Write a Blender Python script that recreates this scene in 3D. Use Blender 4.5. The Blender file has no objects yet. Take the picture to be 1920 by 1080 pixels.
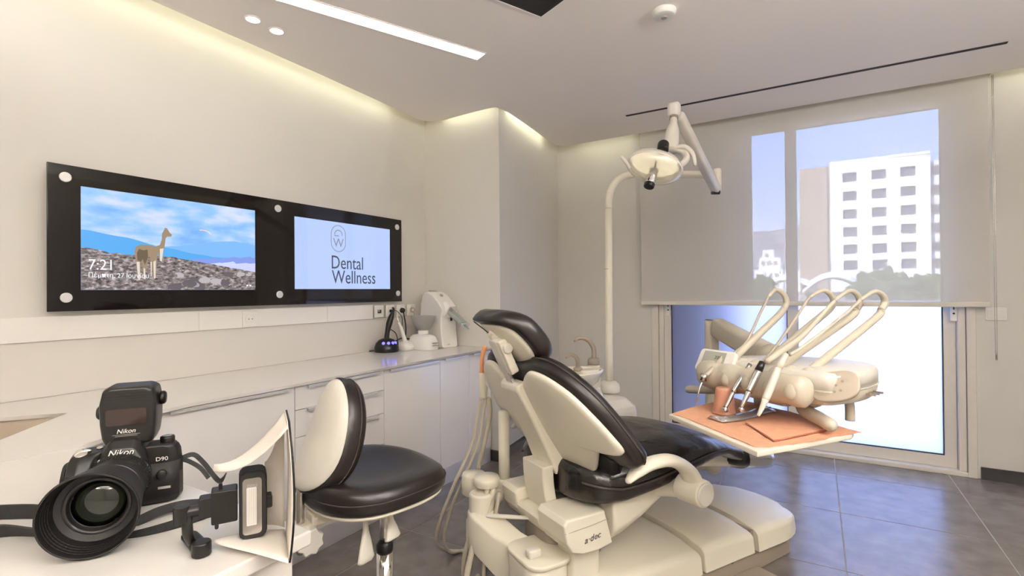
import bpy, bmesh, math, random
from mathutils import Vector, Matrix, noise
random.seed(7)
C = bpy.context.scene.collection
PI = math.pi
R = math.radians
sc = bpy.context.scene

# ------------------------------------------------------------------ camera, light, exposure
cam_d = bpy.data.cameras.new('camera')
cam_d.sensor_width = 36.0
cam_d.lens = 941.33 / 1920 * 36
cam_d.clip_start = 0.02
cam_d.clip_end = 3000
cam = bpy.data.objects.new('camera', cam_d)
C.objects.link(cam)
fw = Vector((-0.51756971, 0.85561737, 0.00636471))
rt = Vector((0.85558265, 0.51760697, -0.00783319))
up = rt.cross(fw)
Mx = Matrix((rt, up, -fw)).transposed().to_4x4()
Mx.translation = (0, 0, 1.2)
cam.matrix_world = Mx
sc.camera = cam
sc.view_settings.view_transform = 'Standard'
sc.view_settings.look = 'None'
sc.view_settings.gamma = 1
sc.view_settings.use_curve_mapping = False
sc.view_settings.exposure = 0.70
sc.cycles.max_bounces = 16
sc.cycles.diffuse_bounces = 12
sc.cycles.transparent_max_bounces = 16
sc.cycles.caustics_reflective = False

w = bpy.data.worlds.new('sky'); sc.world = w; w.use_nodes = True
nt = w.node_tree; nt.nodes.clear()
wo = nt.nodes.new('ShaderNodeOutputWorld'); wb = nt.nodes.new('ShaderNodeBackground')
tc = nt.nodes.new('ShaderNodeTexCoord'); sx = nt.nodes.new('ShaderNodeSeparateXYZ')
cr = nt.nodes.new('ShaderNodeValToRGB')
cr.color_ramp.elements[0].position = 0.0; cr.color_ramp.elements[0].color = (0.60, 0.71, 1.0, 1)
cr.color_ramp.elements[1].position = 0.7; cr.color_ramp.elements[1].color = (0.14, 0.30, 0.80, 1)
e = cr.color_ramp.elements.new(0.25); e.color = (0.27, 0.46, 1.0, 1)
nt.links.new(tc.outputs['Generated'], sx.inputs[0]); nt.links.new(sx.outputs['Z'], cr.inputs[0])
nt.links.new(cr.outputs[0], wb.inputs[0]); nt.links.new(wb.outputs[0], wo.inputs[0])
wb.inputs[1].default_value = 3.7

sun_d = bpy.data.lights.new('sun', 'SUN'); sun_d.energy = 12.5; sun_d.angle = R(0.6); sun_d.color = (1, 0.95, 0.86)
sun = bpy.data.objects.new('sun', sun_d); C.objects.link(sun)
sun.rotation_euler = (R(52), 0, R(-28))          # shines towards +Y, from behind the building

def area(name, loc, sx_, sy_, power, col, rot=(0, 0, 0)):
    d = bpy.data.lights.new(name, 'AREA'); d.shape = 'RECTANGLE'; d.size = sx_; d.size_y = sy_
    d.energy = power; d.color = col
    o = bpy.data.objects.new(name, d); C.objects.link(o); o.location = loc; o.rotation_euler = rot
    return o
WARM = (1.0, 0.965, 0.925)
COVE = (0.99, 1.0, 0.72)
# the strip lamp seen in the ceiling and two unseen strips added to even out the light
STRIPS = [(-1.96, 1.27, 65.9, 2.1), (1.00, 0.65, 65.9, 2.1), (-0.3, -0.5, 65.9, 1.6)]
for i, (x, y, a, L) in enumerate(STRIPS):
    area('strip_light', (x, y, 2.462), L, 0.07, [1.6, 17, 2.0][i], WARM, (0, 0, R(a)))
# unseen uplighters added out of frame as fill, washing the ceiling
UPL = [((1.75, .9), 180), ((1.75, -.7), 180), ((.5, -1.6), 90)]
for ((x, y), a), pw_ in zip(UPL, (86, 66, 66)):
    nx, ny = (-1, 0) if a == 180 else (0, 1)
    area('uplighter_beam', (x + nx * .09, y + ny * .09, 1.93), .24, .07, pw_, WARM, (PI, 0, R(a + 90)))
portal = area('window_portal', (-0.16, 4.33, 1.2), 2.0, 2.4, 1, (1, 1, 1), (R(-90), 0, 0))
portal.data.cycles.is_portal = True

# ------------------------------------------------------------------ materials
def mat(name, col, rough=0.5, metal=0.0, spec=0.5, noise_amt=0.0, noise_scale=30, bump=0.0, bump_scale=200,
        coat=0.0, emis=None, estr=1.0, trans=0.0, alpha=1.0, ior=None, sheen=0):
    m = bpy.data.materials.new(name); m.use_nodes = True
    n = m.node_tree; b = n.nodes['Principled BSDF']
    b.inputs['Base Color'].default_value = (*col, 1)
    b.inputs['Roughness'].default_value = rough
    b.inputs['Metallic'].default_value = metal
    b.inputs['Specular IOR Level'].default_value = spec
    b.inputs['Coat Weight'].default_value = coat
    b.inputs['Coat Roughness'].default_value = 0.05
    b.inputs['Transmission Weight'].default_value = trans
    b.inputs['Alpha'].default_value = alpha
    if ior: b.inputs['IOR'].default_value = ior
    if emis:
        b.inputs['Emission Color'].default_value = (*emis, 1); b.inputs['Emission Strength'].default_value = estr
    t = n.nodes.new('ShaderNodeTexCoord')
    if noise_amt:
        nz = n.nodes.new('ShaderNodeTexNoise'); nz.inputs['Scale'].default_value = noise_scale; nz.inputs['Detail'].default_value = 5
        mr = n.nodes.new('ShaderNodeMapRange'); mr.inputs['To Min'].default_value = 1 - noise_amt; mr.inputs['To Max'].default_value = 1 + noise_amt
        mr.inputs['From Min'].default_value = 0.3; mr.inputs['From Max'].default_value = 0.7
        mx = n.nodes.new('ShaderNodeVectorMath'); mx.operation = 'SCALE'; mx.inputs[0].default_value = col
        n.links.new(t.outputs['Object'], nz.inputs['Vector']); n.links.new(nz.outputs['Fac'], mr.inputs['Value'])
        n.links.new(mr.outputs[0], mx.inputs['Scale']); n.links.new(mx.outputs[0], b.inputs['Base Color'])
    if bump:
        nb = n.nodes.new('ShaderNodeTexNoise'); nb.inputs['Scale'].default_value = bump_scale; nb.inputs['Detail'].default_value = 4
        bp = n.nodes.new('ShaderNodeBump'); bp.inputs['Strength'].default_value = bump; bp.inputs['Distance'].default_value = 0.01
        n.links.new(t.outputs['Object'], nb.inputs['Vector']); n.links.new(nb.outputs['Fac'], bp.inputs['Height'])
        n.links.new(bp.outputs[0], b.inputs['Normal'])
    return m

M = {}
M['wall'] = mat('wall_paint', (0.66, 0.64, 0.60), 0.6, spec=0.25, bump=0.05, bump_scale=300, noise_amt=0.01, noise_scale=3)
M['ceil'] = mat('ceiling_paint', (0.87, 0.82, 0.775), 0.8, spec=0.2, bump=0.03, bump_scale=300)
M['grout'] = mat('grout', (0.30, 0.275, 0.25), 0.8, noise_amt=0.1)
M['tile'] = mat('slate_grey_tile', (0.155, 0.138, 0.125), 0.24, spec=0.9, noise_amt=0.25, noise_scale=9, bump=0.05, bump_scale=40)
M['skirt'] = mat('skirting_tile', (0.035, 0.031, 0.03), 0.4, noise_amt=0.2, noise_scale=12)
M['alu'] = mat('cream_frame_paint', (0.70, 0.66, 0.60), 0.4, noise_amt=0.01)
M['seal'] = mat('rubber_seal', (0.03, 0.03, 0.035), 0.6)
M['frame_slot'] = mat('dark_slot', (0.02, 0.015, 0.013), 0.7)
M['cab'] = mat('white_gloss_front', (0.80, 0.78, 0.77), 0.12, spec=0.5, coat=0.3, noise_amt=0.006, noise_scale=4)
M['carc'] = mat('white_carcass', (0.66, 0.63, 0.59), 0.4)
M['top'] = mat('white_worktop', (0.69, 0.67, 0.635), 0.16, spec=0.5, noise_amt=0.01, noise_scale=50)
M['basin'] = mat('greige_basin', (0.52, 0.45, 0.37), 0.45)
M['handle'] = mat('brushed_aluminium', (0.72, 0.71, 0.70), 0.34, metal=0.45, noise_amt=0.05, noise_scale=80)
M['plinth'] = mat('aluminium_plinth', (0.72, 0.72, 0.74), 0.3, metal=0.45)
M['plastic_w'] = mat('white_plastic', (0.78, 0.76, 0.72), 0.35, noise_amt=0.01)
M['blackglass'] = mat('black_glass', (0.007, 0.005, 0.0045), 0.04, spec=0.32)
M['chrome'] = mat('chrome', (0.85, 0.84, 0.82), 0.08, metal=1.0)
M['steel'] = mat('satin_steel', (0.60, 0.57, 0.53), 0.25, metal=1.0, noise_amt=0.04, noise_scale=60)
M['dental'] = mat('cream_dental_plastic', (0.72, 0.675, 0.57), 0.33, spec=0.45, noise_amt=0.015, noise_scale=6, bump=0.02, bump_scale=400)
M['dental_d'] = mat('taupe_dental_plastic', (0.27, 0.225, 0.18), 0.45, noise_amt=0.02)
M['dental_l'] = mat('light_dental_plastic', (0.66, 0.63, 0.565), 0.3, spec=0.45, noise_amt=0.01)
M['hose'] = mat('taupe_hose', (0.40, 0.35, 0.28), 0.45, noise_amt=0.04, noise_scale=40)
M['hose_l'] = mat('cream_hose', (0.52, 0.47, 0.38), 0.4, noise_amt=0.03, noise_scale=40)
M['leather'] = mat('black_upholstery', (0.012, 0.009, 0.0075), 0.25, spec=0.5, noise_amt=0.12, noise_scale=14, bump=0.55, bump_scale=13)
M['leather_s'] = mat('smooth_black_vinyl', (0.011, 0.008, 0.007), 0.3, spec=0.42, bump=0.04, bump_scale=300)
M['seam'] = mat('dark_stitch', (0.03, 0.024, 0.02), 0.6)
M['porc'] = mat('glazed_porcelain', (0.76, 0.71, 0.62), 0.08, spec=0.5, coat=0.4)
M['black'] = mat('black_plastic', (0.008, 0.0065, 0.006), 0.36, spec=0.35, noise_amt=0.08, noise_scale=60)
M['black_r'] = mat('black_rubber', (0.010, 0.0085, 0.008), 0.6, spec=0.3, bump=0.12, bump_scale=900)
M['dental_t'] = mat('grey_cream_console_plastic', (0.52, 0.475, 0.385), 0.38, spec=.4, noise_amt=.015)
M['keypad'] = mat('taupe_keypad', (.42, .36, .29), .45, noise_amt=.01)
M['black_m'] = mat('matt_black_hood', (0.008, 0.0065, 0.006), 0.5, spec=.28)
M['strap'] = mat('black_webbing', (0.012, 0.011, 0.011), 0.75, bump=0.2, bump_scale=700)
M['wprint'] = mat('white_print', (0.85, 0.83, 0.78), 0.5)
M['gprint'] = mat('grey_print', (0.35, 0.33, 0.31), 0.5)
M['dprint'] = mat('dark_print', (0.04, 0.035, 0.035), 0.5)
M['red'] = mat('red_ring', (0.35, 0.04, 0.02), 0.5)
M['paper'] = mat('white_paper', (0.74, 0.69, 0.63), 0.7, noise_amt=0.02, noise_scale=12)
M['napkin'] = mat('orange_paper', (0.60, 0.31, 0.19), 0.8, noise_amt=0.05, noise_scale=30, bump=0.3, bump_scale=120)
M['napkin_e'] = mat('orange_paper_edge', (0.45, 0.15, 0.09), 0.8)
M['cup'] = mat('orange_plastic', (0.66, 0.33, 0.22), 0.3, trans=0.15)
M['orange'] = mat('orange_tube', (0.72, 0.30, 0.13), 0.4)
M['lcd'] = mat('grey_lcd', (0.30, 0.30, 0.25), 0.25, emis=(0.4, 0.4, 0.33), estr=0.12)
M['green'] = mat('green_key', (0.62, 0.78, 0.22), 0.4)
M['smoke'] = mat('grey_translucent', (0.42, 0.41, 0.39), 0.4, trans=0.25)
M['bluel'] = mat('blue_led', (0.1, 0.1, 0.9), 0.4, emis=(0.10, 0.08, 1.0), estr=2.2)
M['lampglow'] = mat('lamp_diffuser', (1, 1, 1), 0.5, emis=(1.0, 0.965, 0.90), estr=3.0)
M['spot'] = mat('spot_glow', (1, 1, 1), 0.5, emis=(1.0, 0.96, 0.90), estr=2.2)
M['covelamp'] = mat('cove_led', (1, 1, 0.8), 0.5, emis=COVE, estr=7.0)
M['bulb'] = mat('lamp_reflector_light', (1, 0.95, 0.8), 0.3, emis=(1.0, 0.90, 0.62), estr=.35)
M['teal'] = mat('teal_plastic', (0.22, 0.36, 0.35), 0.35)
M['cartr'] = mat('grey_cartridge', (0.34, 0.35, 0.33), 0.3)

def clear_mat(name, col, transp, rough=0.05, gloss=0.12):
    m = bpy.data.materials.new(name); m.use_nodes = True; n = m.node_tree; n.nodes.clear()
    o = n.nodes.new('ShaderNodeOutputMaterial'); t = n.nodes.new('ShaderNodeBsdfTransparent'); t.inputs[0].default_value = (*col, 1)
    g = n.nodes.new('ShaderNodeBsdfGlossy'); g.inputs['Roughness'].default_value = rough
    d = n.nodes.new('ShaderNodeBsdfDiffuse'); d.inputs[0].default_value = (*col, 1)
    a = n.nodes.new('ShaderNodeMixShader'); b = n.nodes.new('ShaderNodeMixShader')
    fr = n.nodes.new('ShaderNodeLayerWeight'); fr.inputs[0].default_value = 0.5
    pw = n.nodes.new('ShaderNodeMath'); pw.operation = 'POWER'; pw.inputs[1].default_value = 3.5
    n.links.new(fr.outputs['Facing'], pw.inputs[0])
    mt = n.nodes.new('ShaderNodeMath'); mt.operation = 'ADD'; mt.inputs[1].default_value = gloss * 0.2
    n.links.new(pw.outputs[0], mt.inputs[0])
    a.inputs[0].default_value = transp
    n.links.new(d.outputs[0], a.inputs[1]); n.links.new(t.outputs[0], a.inputs[2])
    n.links.new(mt.outputs[0], b.inputs[0]); n.links.new(a.outputs[0], b.inputs[1]); n.links.new(g.outputs[0], b.inputs[2])
    n.links.new(b.outputs[0], o.inputs[0])
    return m
M['glass'] = clear_mat('clear_glass', (0.97, 0.98, 1.0), 1.0)
M['lens'] = clear_mat('clear_lamp_cover', (0.98, 0.96, 0.92), 0.72, 0.08, 0.5)
M['wrap'] = clear_mat('clear_plastic_wrap', (0.95, 0.95, 0.97), 0.70, 0.14, 1.6)

def frosted():
    m = bpy.data.materials.new('frosted_glass'); m.use_nodes = True; n = m.node_tree; n.nodes.clear()
    o = n.nodes.new('ShaderNodeOutputMaterial'); t = n.nodes.new('ShaderNodeBsdfTranslucent'); t.inputs[0].default_value = (0.98, 0.93, 0.96, 1)
    g = n.nodes.new('ShaderNodeBsdfGlossy'); g.inputs['Roughness'].default_value = 0.35
    a = n.nodes.new('ShaderNodeMixShader'); a.inputs[0].default_value = 0.05
    n.links.new(t.outputs[0], a.inputs[1]); n.links.new(g.outputs[0], a.inputs[2]); n.links.new(a.outputs[0], o.inputs[0])
    return m
M['frost'] = frosted()

def fabric():
    m = bpy.data.materials.new('screen_fabric'); m.use_nodes = True; n = m.node_tree; n.nodes.clear()
    o = n.nodes.new('ShaderNodeOutputMaterial'); t = n.nodes.new('ShaderNodeBsdfTransparent')
    d = n.nodes.new('ShaderNodeBsdfDiffuse'); d.inputs[0].default_value = (0.74, 0.72, 0.68, 1)
    tl = n.nodes.new('ShaderNodeBsdfTranslucent'); tl.inputs[0].default_value = (0.62, 0.60, 0.57, 1)
    a = n.nodes.new('ShaderNodeMixShader'); a.inputs[0].default_value = 0.07
    b = n.nodes.new('ShaderNodeMixShader')
    t0 = n.nodes.new('ShaderNodeTexCoord'); nz = n.nodes.new('ShaderNodeTexNoise')
    mp = n.nodes.new('ShaderNodeMapping'); mp.inputs['Scale'].default_value = (260, 260, 12)
    mp2 = n.nodes.new('ShaderNodeMapping'); mp2.inputs['Scale'].default_value = (12, 12, 260)
    nz2 = n.nodes.new('ShaderNodeTexNoise'); ad = n.nodes.new('ShaderNodeMath'); ad.operation = 'ADD'
    mr = n.nodes.new('ShaderNodeMapRange'); mr.inputs['From Min'].default_value = 0.6; mr.inputs['From Max'].default_value = 1.4
    mr.inputs['To Min'].default_value = 0.33; mr.inputs['To Max'].default_value = 0.38
    n.links.new(t0.outputs['Object'], mp.inputs[0]); n.links.new(t0.outputs['Object'], mp2.inputs[0])
    n.links.new(mp.outputs[0], nz.inputs['Vector']); n.links.new(mp2.outputs[0], nz2.inputs['Vector'])
    n.links.new(nz.outputs['Fac'], ad.inputs[0]); n.links.new(nz2.outputs['Fac'], ad.inputs[1]); n.links.new(ad.outputs[0], mr.inputs[0])
    n.links.new(d.outputs[0], a.inputs[1]); n.links.new(tl.outputs[0], a.inputs[2])
    n.links.new(mr.outputs[0], b.inputs[0]); n.links.new(a.outputs[0], b.inputs[1]); n.links.new(t.outputs[0], b.inputs[2])
    n.links.new(b.outputs[0], o.inputs[0])
    return m
M['fabric'] = fabric()

# ------------------------------------------------------------------ helpers
def B(): return bmesh.new()

def obj(name, bm, m, parent=None, smooth=False, bev=0, sub=0, seg=2, solid=0, ang=35):
    me = bpy.data.meshes.new(name)
    if isinstance(bm, bmesh.types.BMesh):
        bmesh.ops.recalc_face_normals(bm, faces=bm.faces[:]); bm.to_mesh(me); bm.free()
    else:
        me = bm
    me.materials.clear(); me.materials.append(m)
    o = bpy.data.objects.new(name, me); C.objects.link(o)
    if parent: o.parent = parent
    if smooth:
        for p in me.polygons: p.use_smooth = True
    if solid:
        s = o.modifiers.new('s', 'SOLIDIFY'); s.thickness = solid; s.offset = 0
    if bev:
        b = o.modifiers.new('b', 'BEVEL'); b.width = bev; b.segments = seg; b.limit_method = 'ANGLE'; b.angle_limit = R(ang)
        for p in me.polygons: p.use_smooth = True
        wn = o.modifiers.new('w', 'WEIGHTED_NORMAL'); wn.keep_sharp = True
    if sub:
        s = o.modifiers.new('u', 'SUBSURF'); s.levels = sub; s.render_levels = sub
    return o

def root(name, label, cat, loc=(0, 0, 0), rz=0, group=None):
    o = bpy.data.objects.new(name, None); C.objects.link(o)
    o.empty_display_size = 0.05
    o.location = loc; o.rotation_euler = (0, 0, R(rz)); o['label'] = label; o['category'] = cat
    if group: o['group'] = group
    return o

def tag(o, label, cat, group=None, kind=None):
    o['label'] = label; o['category'] = cat
    if group: o['group'] = group
    if kind: o['kind'] = kind
    return o

def struct(name, bm, m, parent=None, **k):
    o = obj(name, bm, m, parent, **k)
    if not parent: o['kind'] = 'structure'
    return o

def box(bm, c, s, rz=0, Mt=None):
    mt = Matrix.Translation(c) @ Matrix.Rotation(R(rz), 4, 'Z') @ Matrix.Diagonal((*s, 1))
    if Mt: mt = Mt @ mt
    bmesh.ops.create_cube(bm, size=1, matrix=mt)
    return bm

def bb(x0, x1, y0, y1, z0, z1, bm=None):
    bm = bm or B()
    return box(bm, ((x0 + x1) / 2, (y0 + y1) / 2, (z0 + z1) / 2), (x1 - x0, y1 - y0, z1 - z0))

def loft(bm, rings, cap0=True, cap1=True, closed=False):
    vs = [[bm.verts.new(p) for p in r] for r in rings]
    n = len(vs[0]); k = len(vs)
    for i in range(k if closed else k - 1):
        a = vs[i]; b = vs[(i + 1) % k]
        for j in range(n):
            bm.faces.new((a[j], a[(j + 1) % n], b[(j + 1) % n], b[j]))
    if not closed:
        if cap0: bm.faces.new(vs[0][::-1])
        if cap1: bm.faces.new(vs[-1])
    return bm

def sheet(bm, grid):
    vs = [[bm.verts.new(p) for p in r] for r in grid]
    for i in range(len(vs) - 1):
        for j in range(len(vs[0]) - 1):
            bm.faces.new((vs[i][j], vs[i][j + 1], vs[i + 1][j + 1], vs[i + 1][j]))
    return bm

def smooth_path(pts, n=6):
    P = [Vector(p) for p in pts]
    if len(P) < 3: return P
    out = []
    for i in range(len(P) - 1):
        p0 = P[max(i - 1, 0)]; p1 = P[i]; p2 = P[i + 1]; p3 = P[min(i + 2, len(P) - 1)]
        for k in range(n):
            t = k / n
            out.append(0.5 * ((2 * p1) + (-p0 + p2) * t + (2 * p0 - 5 * p1 + 4 * p2 - p3) * t * t + (-p0 + 3 * p1 - 3 * p2 + p3) * t ** 3))
    out.append(P[-1]); return out

def lerp_list(v, n):
    out = []
    for i in range(n):
        f = i / (n - 1) * (len(v) - 1); a = int(min(f, len(v) - 2)); out.append(v[a] + (v[a + 1] - v[a]) * (f - a))
    return out

def tube(bm, pts, r, n=10, sm=6, flat=1.0, upv=(0, 0, 1), rnd=False):
    """swept tube; r scalar or list of radii; flat squashes the section across upv"""
    P = smooth_path(pts, sm) if sm > 1 else [Vector(p) for p in pts]
    rr = lerp_list(r, len(P)) if isinstance(r, (list, tuple)) else [r] * len(P)
    rings = []; prev = None
    for i, p in enumerate(P):
        d = (P[min(i + 1, len(P) - 1)] - P[max(i - 1, 0)]).normalized()
        if prev is None:
            u = Vector(upv)
            if abs(u.dot(d)) > 0.95: u = Vector((1, 0, 0))
            u = (u - d * u.dot(d)).normalized()
        else:
            u = (prev - d * prev.dot(d)).normalized()
        prev = u; v = d.cross(u)
        rings.append([p + u * math.cos(a) * rr[i] * flat + v * math.sin(a) * rr[i] for a in [2 * PI * k / n for k in range(n)]])
    if rnd:
        def capr(ring, p, d, rad):
            return [[p + (q - p) * math.cos(t) + d * rad * math.sin(t) for q in ring] for t in (PI / 6, PI / 3, PI / 2.3)]
        d0 = (P[0] - P[1]).normalized(); d1 = (P[-1] - P[-2]).normalized()
        rings = capr(rings[0], P[0], d0, rr[0])[::-1] + rings + capr(rings[-1], P[-1], d1, rr[-1])
    return loft(bm, rings)

def cyl(bm, p0, p1, r0, r1=None, n=20):
    return tube(bm, [p0, p1], [r0, r0 if r1 is None else r1], n, 1)

def lathe(bm, prof, n=28, Mt=None, cap=True):
    rings = []
    for r, z in prof:
        r = max(r, 1e-4)
        ring = [Vector((r * math.cos(2 * PI * k / n), r * math.sin(2 * PI * k / n), z)) for k in range(n)]
        rings.append([Mt @ q for q in ring] if Mt else ring)
    return loft(bm, rings, cap, cap)

def prism(bm, poly, z0, z1, Mt=None):
    a = [Vector((x, y, z0)) for x, y in poly]; b = [Vector((x, y, z1)) for x, y in poly]
    if Mt: a = [Mt @ q for q in a]; b = [Mt @ q for q in b]
    return loft(bm, [a, b])

def rrect(wd, h, r, k=4, cx=0, cy=0):
    out = []; r = min(r, wd / 2 - 1e-4, h / 2 - 1e-4)
    for sx_, sy_, a0 in ((1, 1, 0), (-1, 1, 90), (-1, -1, 180), (1, -1, 270)):
        for i in range(k + 1):
            a = R(a0 + 90 * i / k)
            out.append((cx + sx_ * (wd / 2 - r) + r * math.cos(a), cy + sy_ * (h / 2 - r) + r * math.sin(a)))
    return out

def puff(bm, poly, z0, z1, rad, Mt=None, k=4, top=0.0, both=True, dome=0.0):
    """slab over poly with rounded rim; dome raises centre of the upper side"""
    cx = sum(p[0] for p in poly) / len(poly); cy = sum(p[1] for p in poly) / len(poly)
    ext = max(math.hypot(p[0] - cx, p[1] - cy) for p in poly)
    def ring(inset, z):
        out = []
        N = len(poly)
        for i, (x, y) in enumerate(poly):
            a = poly[i - 1]; b = poly[(i + 1) % N]
            tx, ty = b[0] - a[0], b[1] - a[1]; l = math.hypot(tx, ty) or 1
            nx, ny = -ty / l, tx / l
            out.append(Vector((x + nx * inset * sgn, y + ny * inset * sgn, z)))
        return out
    A = sum(poly[i - 1][0] * poly[i][1] - poly[i][0] * poly[i - 1][1] for i in range(len(poly)))
    sgn = 1 if A > 0 else -1
    rings = []
    h = z1 - z0; rz = min(rad, h / 2 if both else h)
    if both:
        for i in range(k):
            t = PI / 2 * i / k; rings.append(ring(rad * (1 - math.sin(t)), z0 + rz * (1 - math.cos(t))))
    else:
        rings.append(ring(0, z0))
    for i in range(k + 1):
        t = PI / 2 * i / k; rings.append(ring(rad * (1 - math.cos(t)), z1 - rz + rz * math.sin(t)))
    if dome:
        base = rings[-1]; c = Vector((cx, cy, z1))
        for f in (0.8, 0.55, 0.3, 0.08):
            rings.append([c + (q - c) * f + Vector((0, 0, dome * (1 - f * f))) for q in base])
    if Mt: rings = [[Mt @ q for q in r] for r in rings]
    return loft(bm, rings)

def frame_mt(o, ex, ey):
    ex = Vector(ex).normalized(); ey = Vector(ey); ey = (ey - ex * ey.dot(ex)).normalized(); ez = ex.cross(ey)
    m = Matrix((ex, ey, ez)).transposed().to_4x4(); m.translation = o
    return m

def text_mesh(s, size, extr=0.0003, align='LEFT', shear=0, xs=1.0):
    cu = bpy.data.curves.new('t', 'FONT'); cu.body = s; cu.size = size; cu.extrude = extr; cu.align_x = align; cu.shear = shear
    cu.resolution_u = 3
    o = bpy.data.objects.new('t', cu); C.objects.link(o)
    bpy.context.view_layer.update()
    me = bpy.data.meshes.new_from_object(o.evaluated_get(bpy.context.evaluated_depsgraph_get()))
    bpy.data.objects.remove(o); bpy.data.curves.remove(cu)
    if xs != 1.0:
        for v in me.vertices: v.co.x *= xs
    return me

def text(name, s, size, m, parent, Mt, **k):
    me = text_mesh(s, size, **k); me.transform(Mt)
    o = obj(name, me, m, parent); return o

def copy_tree(o, parent=None):
    c = o.copy(); C.objects.link(c)
    if parent: c.parent = parent
    for ch in list(o.children): copy_tree(ch, c)
    return c

# ------------------------------------------------------------------ the room
XW, X1, Y1, D, XR, YB, ZC, ZT = -2.589, -1.904, 2.985, 4.222, 1.75, -1.6, 2.468, 2.66
TX, TY = 0.6173, 0.657
fl = struct('floor', bb(XW - .1, XR + .1, YB - .1, D + .1, -0.05, -0.0012), M['grout'])
tme = None
for i in range(-5, 4):
    for j in range(-7, 4):
        x0 = 0.10 + i * TX; y0 = 2.556 + j * TY
        x1 = x0 + TX; y1 = y0 + TY
        a0, a1, b0, b1 = max(x0, XW), min(x1, XR), max(y0, YB), min(y1, D)
        if a1 - a0 < 0.02 or b1 - b0 < 0.02: continue
        full = (a1 - a0 > TX - 1e-4 and b1 - b0 > TY - 1e-4)
        if full and tme:
            o = bpy.data.objects.new('floor_tile', tme); C.objects.link(o); o.parent = fl
            o.location = ((a0 + a1) / 2, (b0 + b1) / 2, 0)
        else:
            sx_, sy_ = a1 - a0 - 0.0055, b1 - b0 - 0.0055
            o = obj('floor_tile', box(B(), (0, 0, -0.004), (sx_, sy_, 0.008)), M['tile'], fl)
            o.location = ((a0 + a1) / 2, (b0 + b1) / 2, 0)
            if full: tme = o.data
# object-space noise should differ per tile -> use generated world position through geometry
def world_noise(m):
    n = m.node_tree
    g = n.nodes.new('ShaderNodeNewGeometry')
    for l in list(n.links):
        if l.from_node.type == 'TEX_COORD': n.links.new(g.outputs['Position'], l.to_socket)
world_noise(M['tile'])

struct('wall_left', bb(XW - .1, XW, YB, Y1, 0, ZT), M['wall'])
bm = B(); prism(bm, [(XW - .1, Y1), (X1, Y1), (-2.05, D), (-2.05, D + .2), (XW - .1, D + .2)], 0, ZT)
struct('wall_corner', bm, M['wall'])
# window wall with the door opening X -1.18 .. 0.86, up to z 2.42
OX0, OX1, OZ = -1.18, 0.86, 2.44
bm = bb(-2.06, OX0, D, D + .2, 0, ZT); bb(OX1, XR + .1, D, D + .2, 0, ZT, bm); bb(OX0, OX1, D, D + .2, OZ, ZT, bm)
struct('wall_back', bm, M['wall'])
struct('wall_right', bb(XR, XR + .1, YB, D, 0, ZT), M['wall'])
struct('wall_front', bb(XW - .1, XR + .1, YB - .1, YB, 0, ZT), M['wall'])
struct('ceiling_slab', bb(XW - .1, XR + .1, YB - .1, D + .2, ZT, ZT + .1), M['ceil'])
# lowered ceiling with its light gap along the walls
edge = [(-2.441, YB)] + [(-2.441, 1.0), (-2.45, 1.92), (-2.475, 2.60), (-2.49, 2.76), (-2.455, 2.865), (-2.352, 2.912), (-2.243, 2.905), (-2.0, 2.892),
        (-1.892, 2.896), (-1.866, 2.925), (-1.855, 3.084), (-1.885, 3.459), (-1.92, 3.82), (-1.905, 3.975), (-1.82, 4.015), (-1.6, 4.008), (XR - 0.12, 4.008), (XR - 0.12, YB)]
sp = [Vector((x, y, 0)) for x, y in edge]
core = smooth_path(sp[3:16], 4)
poly = [(p.x, p.y) for p in sp[:3] + core + sp[16:]]
# cut openings: slot and monitor recess are thin dark inserts set into the slab
struct('ceiling', prism(B(), poly, ZC, ZC + .03), M['ceil'])
# cove leds lying on the slab
runs = [((-2.50, YB + .1), (-2.50, 2.6)), ((-2.38, 2.925), (-1.93, 2.91)), ((-1.89, 3.1), (-1.945, 3.85)), ((-1.8, 4.06), (-1.34, 4.06)), ((1.02, 4.06), (1.6, 4.06)), ((XR - .06, 3.9), (XR - .06, YB + .1))]
for k, (a, b) in enumerate(runs):
    a = Vector((*a, 0)); b = Vector((*b, 0)); c = (a + b) / 2; L = (b - a).length
    ang = math.degrees(math.atan2((b - a).y, (b - a).x))
    o = obj('cove_light', box(B(), (0, 0, 0), (L, 0.012, 0.008)), M['covelamp']); o.location = (c.x, c.y, ZC + .055); o.rotation_euler = (0, 0, R(ang))
    tag(o, ['long cove light along the wall behind the screens', 'short cove light over the jutting wall corner', 'short cove light above the recess beside the corner', 'cove light over the wall left of the blind', 'cove light over the wall right of the blind', 'cove light along the right wall, out of frame'][k], 'cove light')
# skirting boards
def skirt(name, a, b, h=0.075, t=0.012, side=1):
    a = Vector((*a, 0)); b = Vector((*b, 0)); d = (b - a); L = d.length; d.normalize(); nrm = Vector((-d.y, d.x, 0)) * side
    p = struct(name, bm_strip(a, b, nrm, t * 0.6, h - 0.002), M['grout'])
    n = max(1, round(L / TX)); g = 0.003
    for i in range(n):
        q0 = a + d * (L * i / n + g / 2); q1 = a + d * (L * (i + 1) / n - g / 2)
        obj('skirting_tile', bm_strip(q0, q1, nrm, t, h), M['skirt'], p)
def bm_strip(a, b, n, t, h):
    bm = B(); up_ = Vector((0, 0, h))
    lo = [a, b, b + n * t, a + n * t]
    return loft(bm, [[Vector((p.x, p.y, 0.0002)) for p in lo], [Vector((p.x, p.y, h)) for p in lo]])
skirt('baseboard_right', (0.875, D - 0.001), (XR, D - 0.001), side=-1)
skirt('baseboard_corner', (-2.0, Y1 - .001), (X1 + .012, Y1 - .001), side=-1)
skirt('baseboard_recess', (X1 + .001, Y1), (-2.049, D), side=1)
skirt('baseboard_back', (-2.04, D - 0.001), (-1.185, D - 0.001), side=-1)

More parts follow.
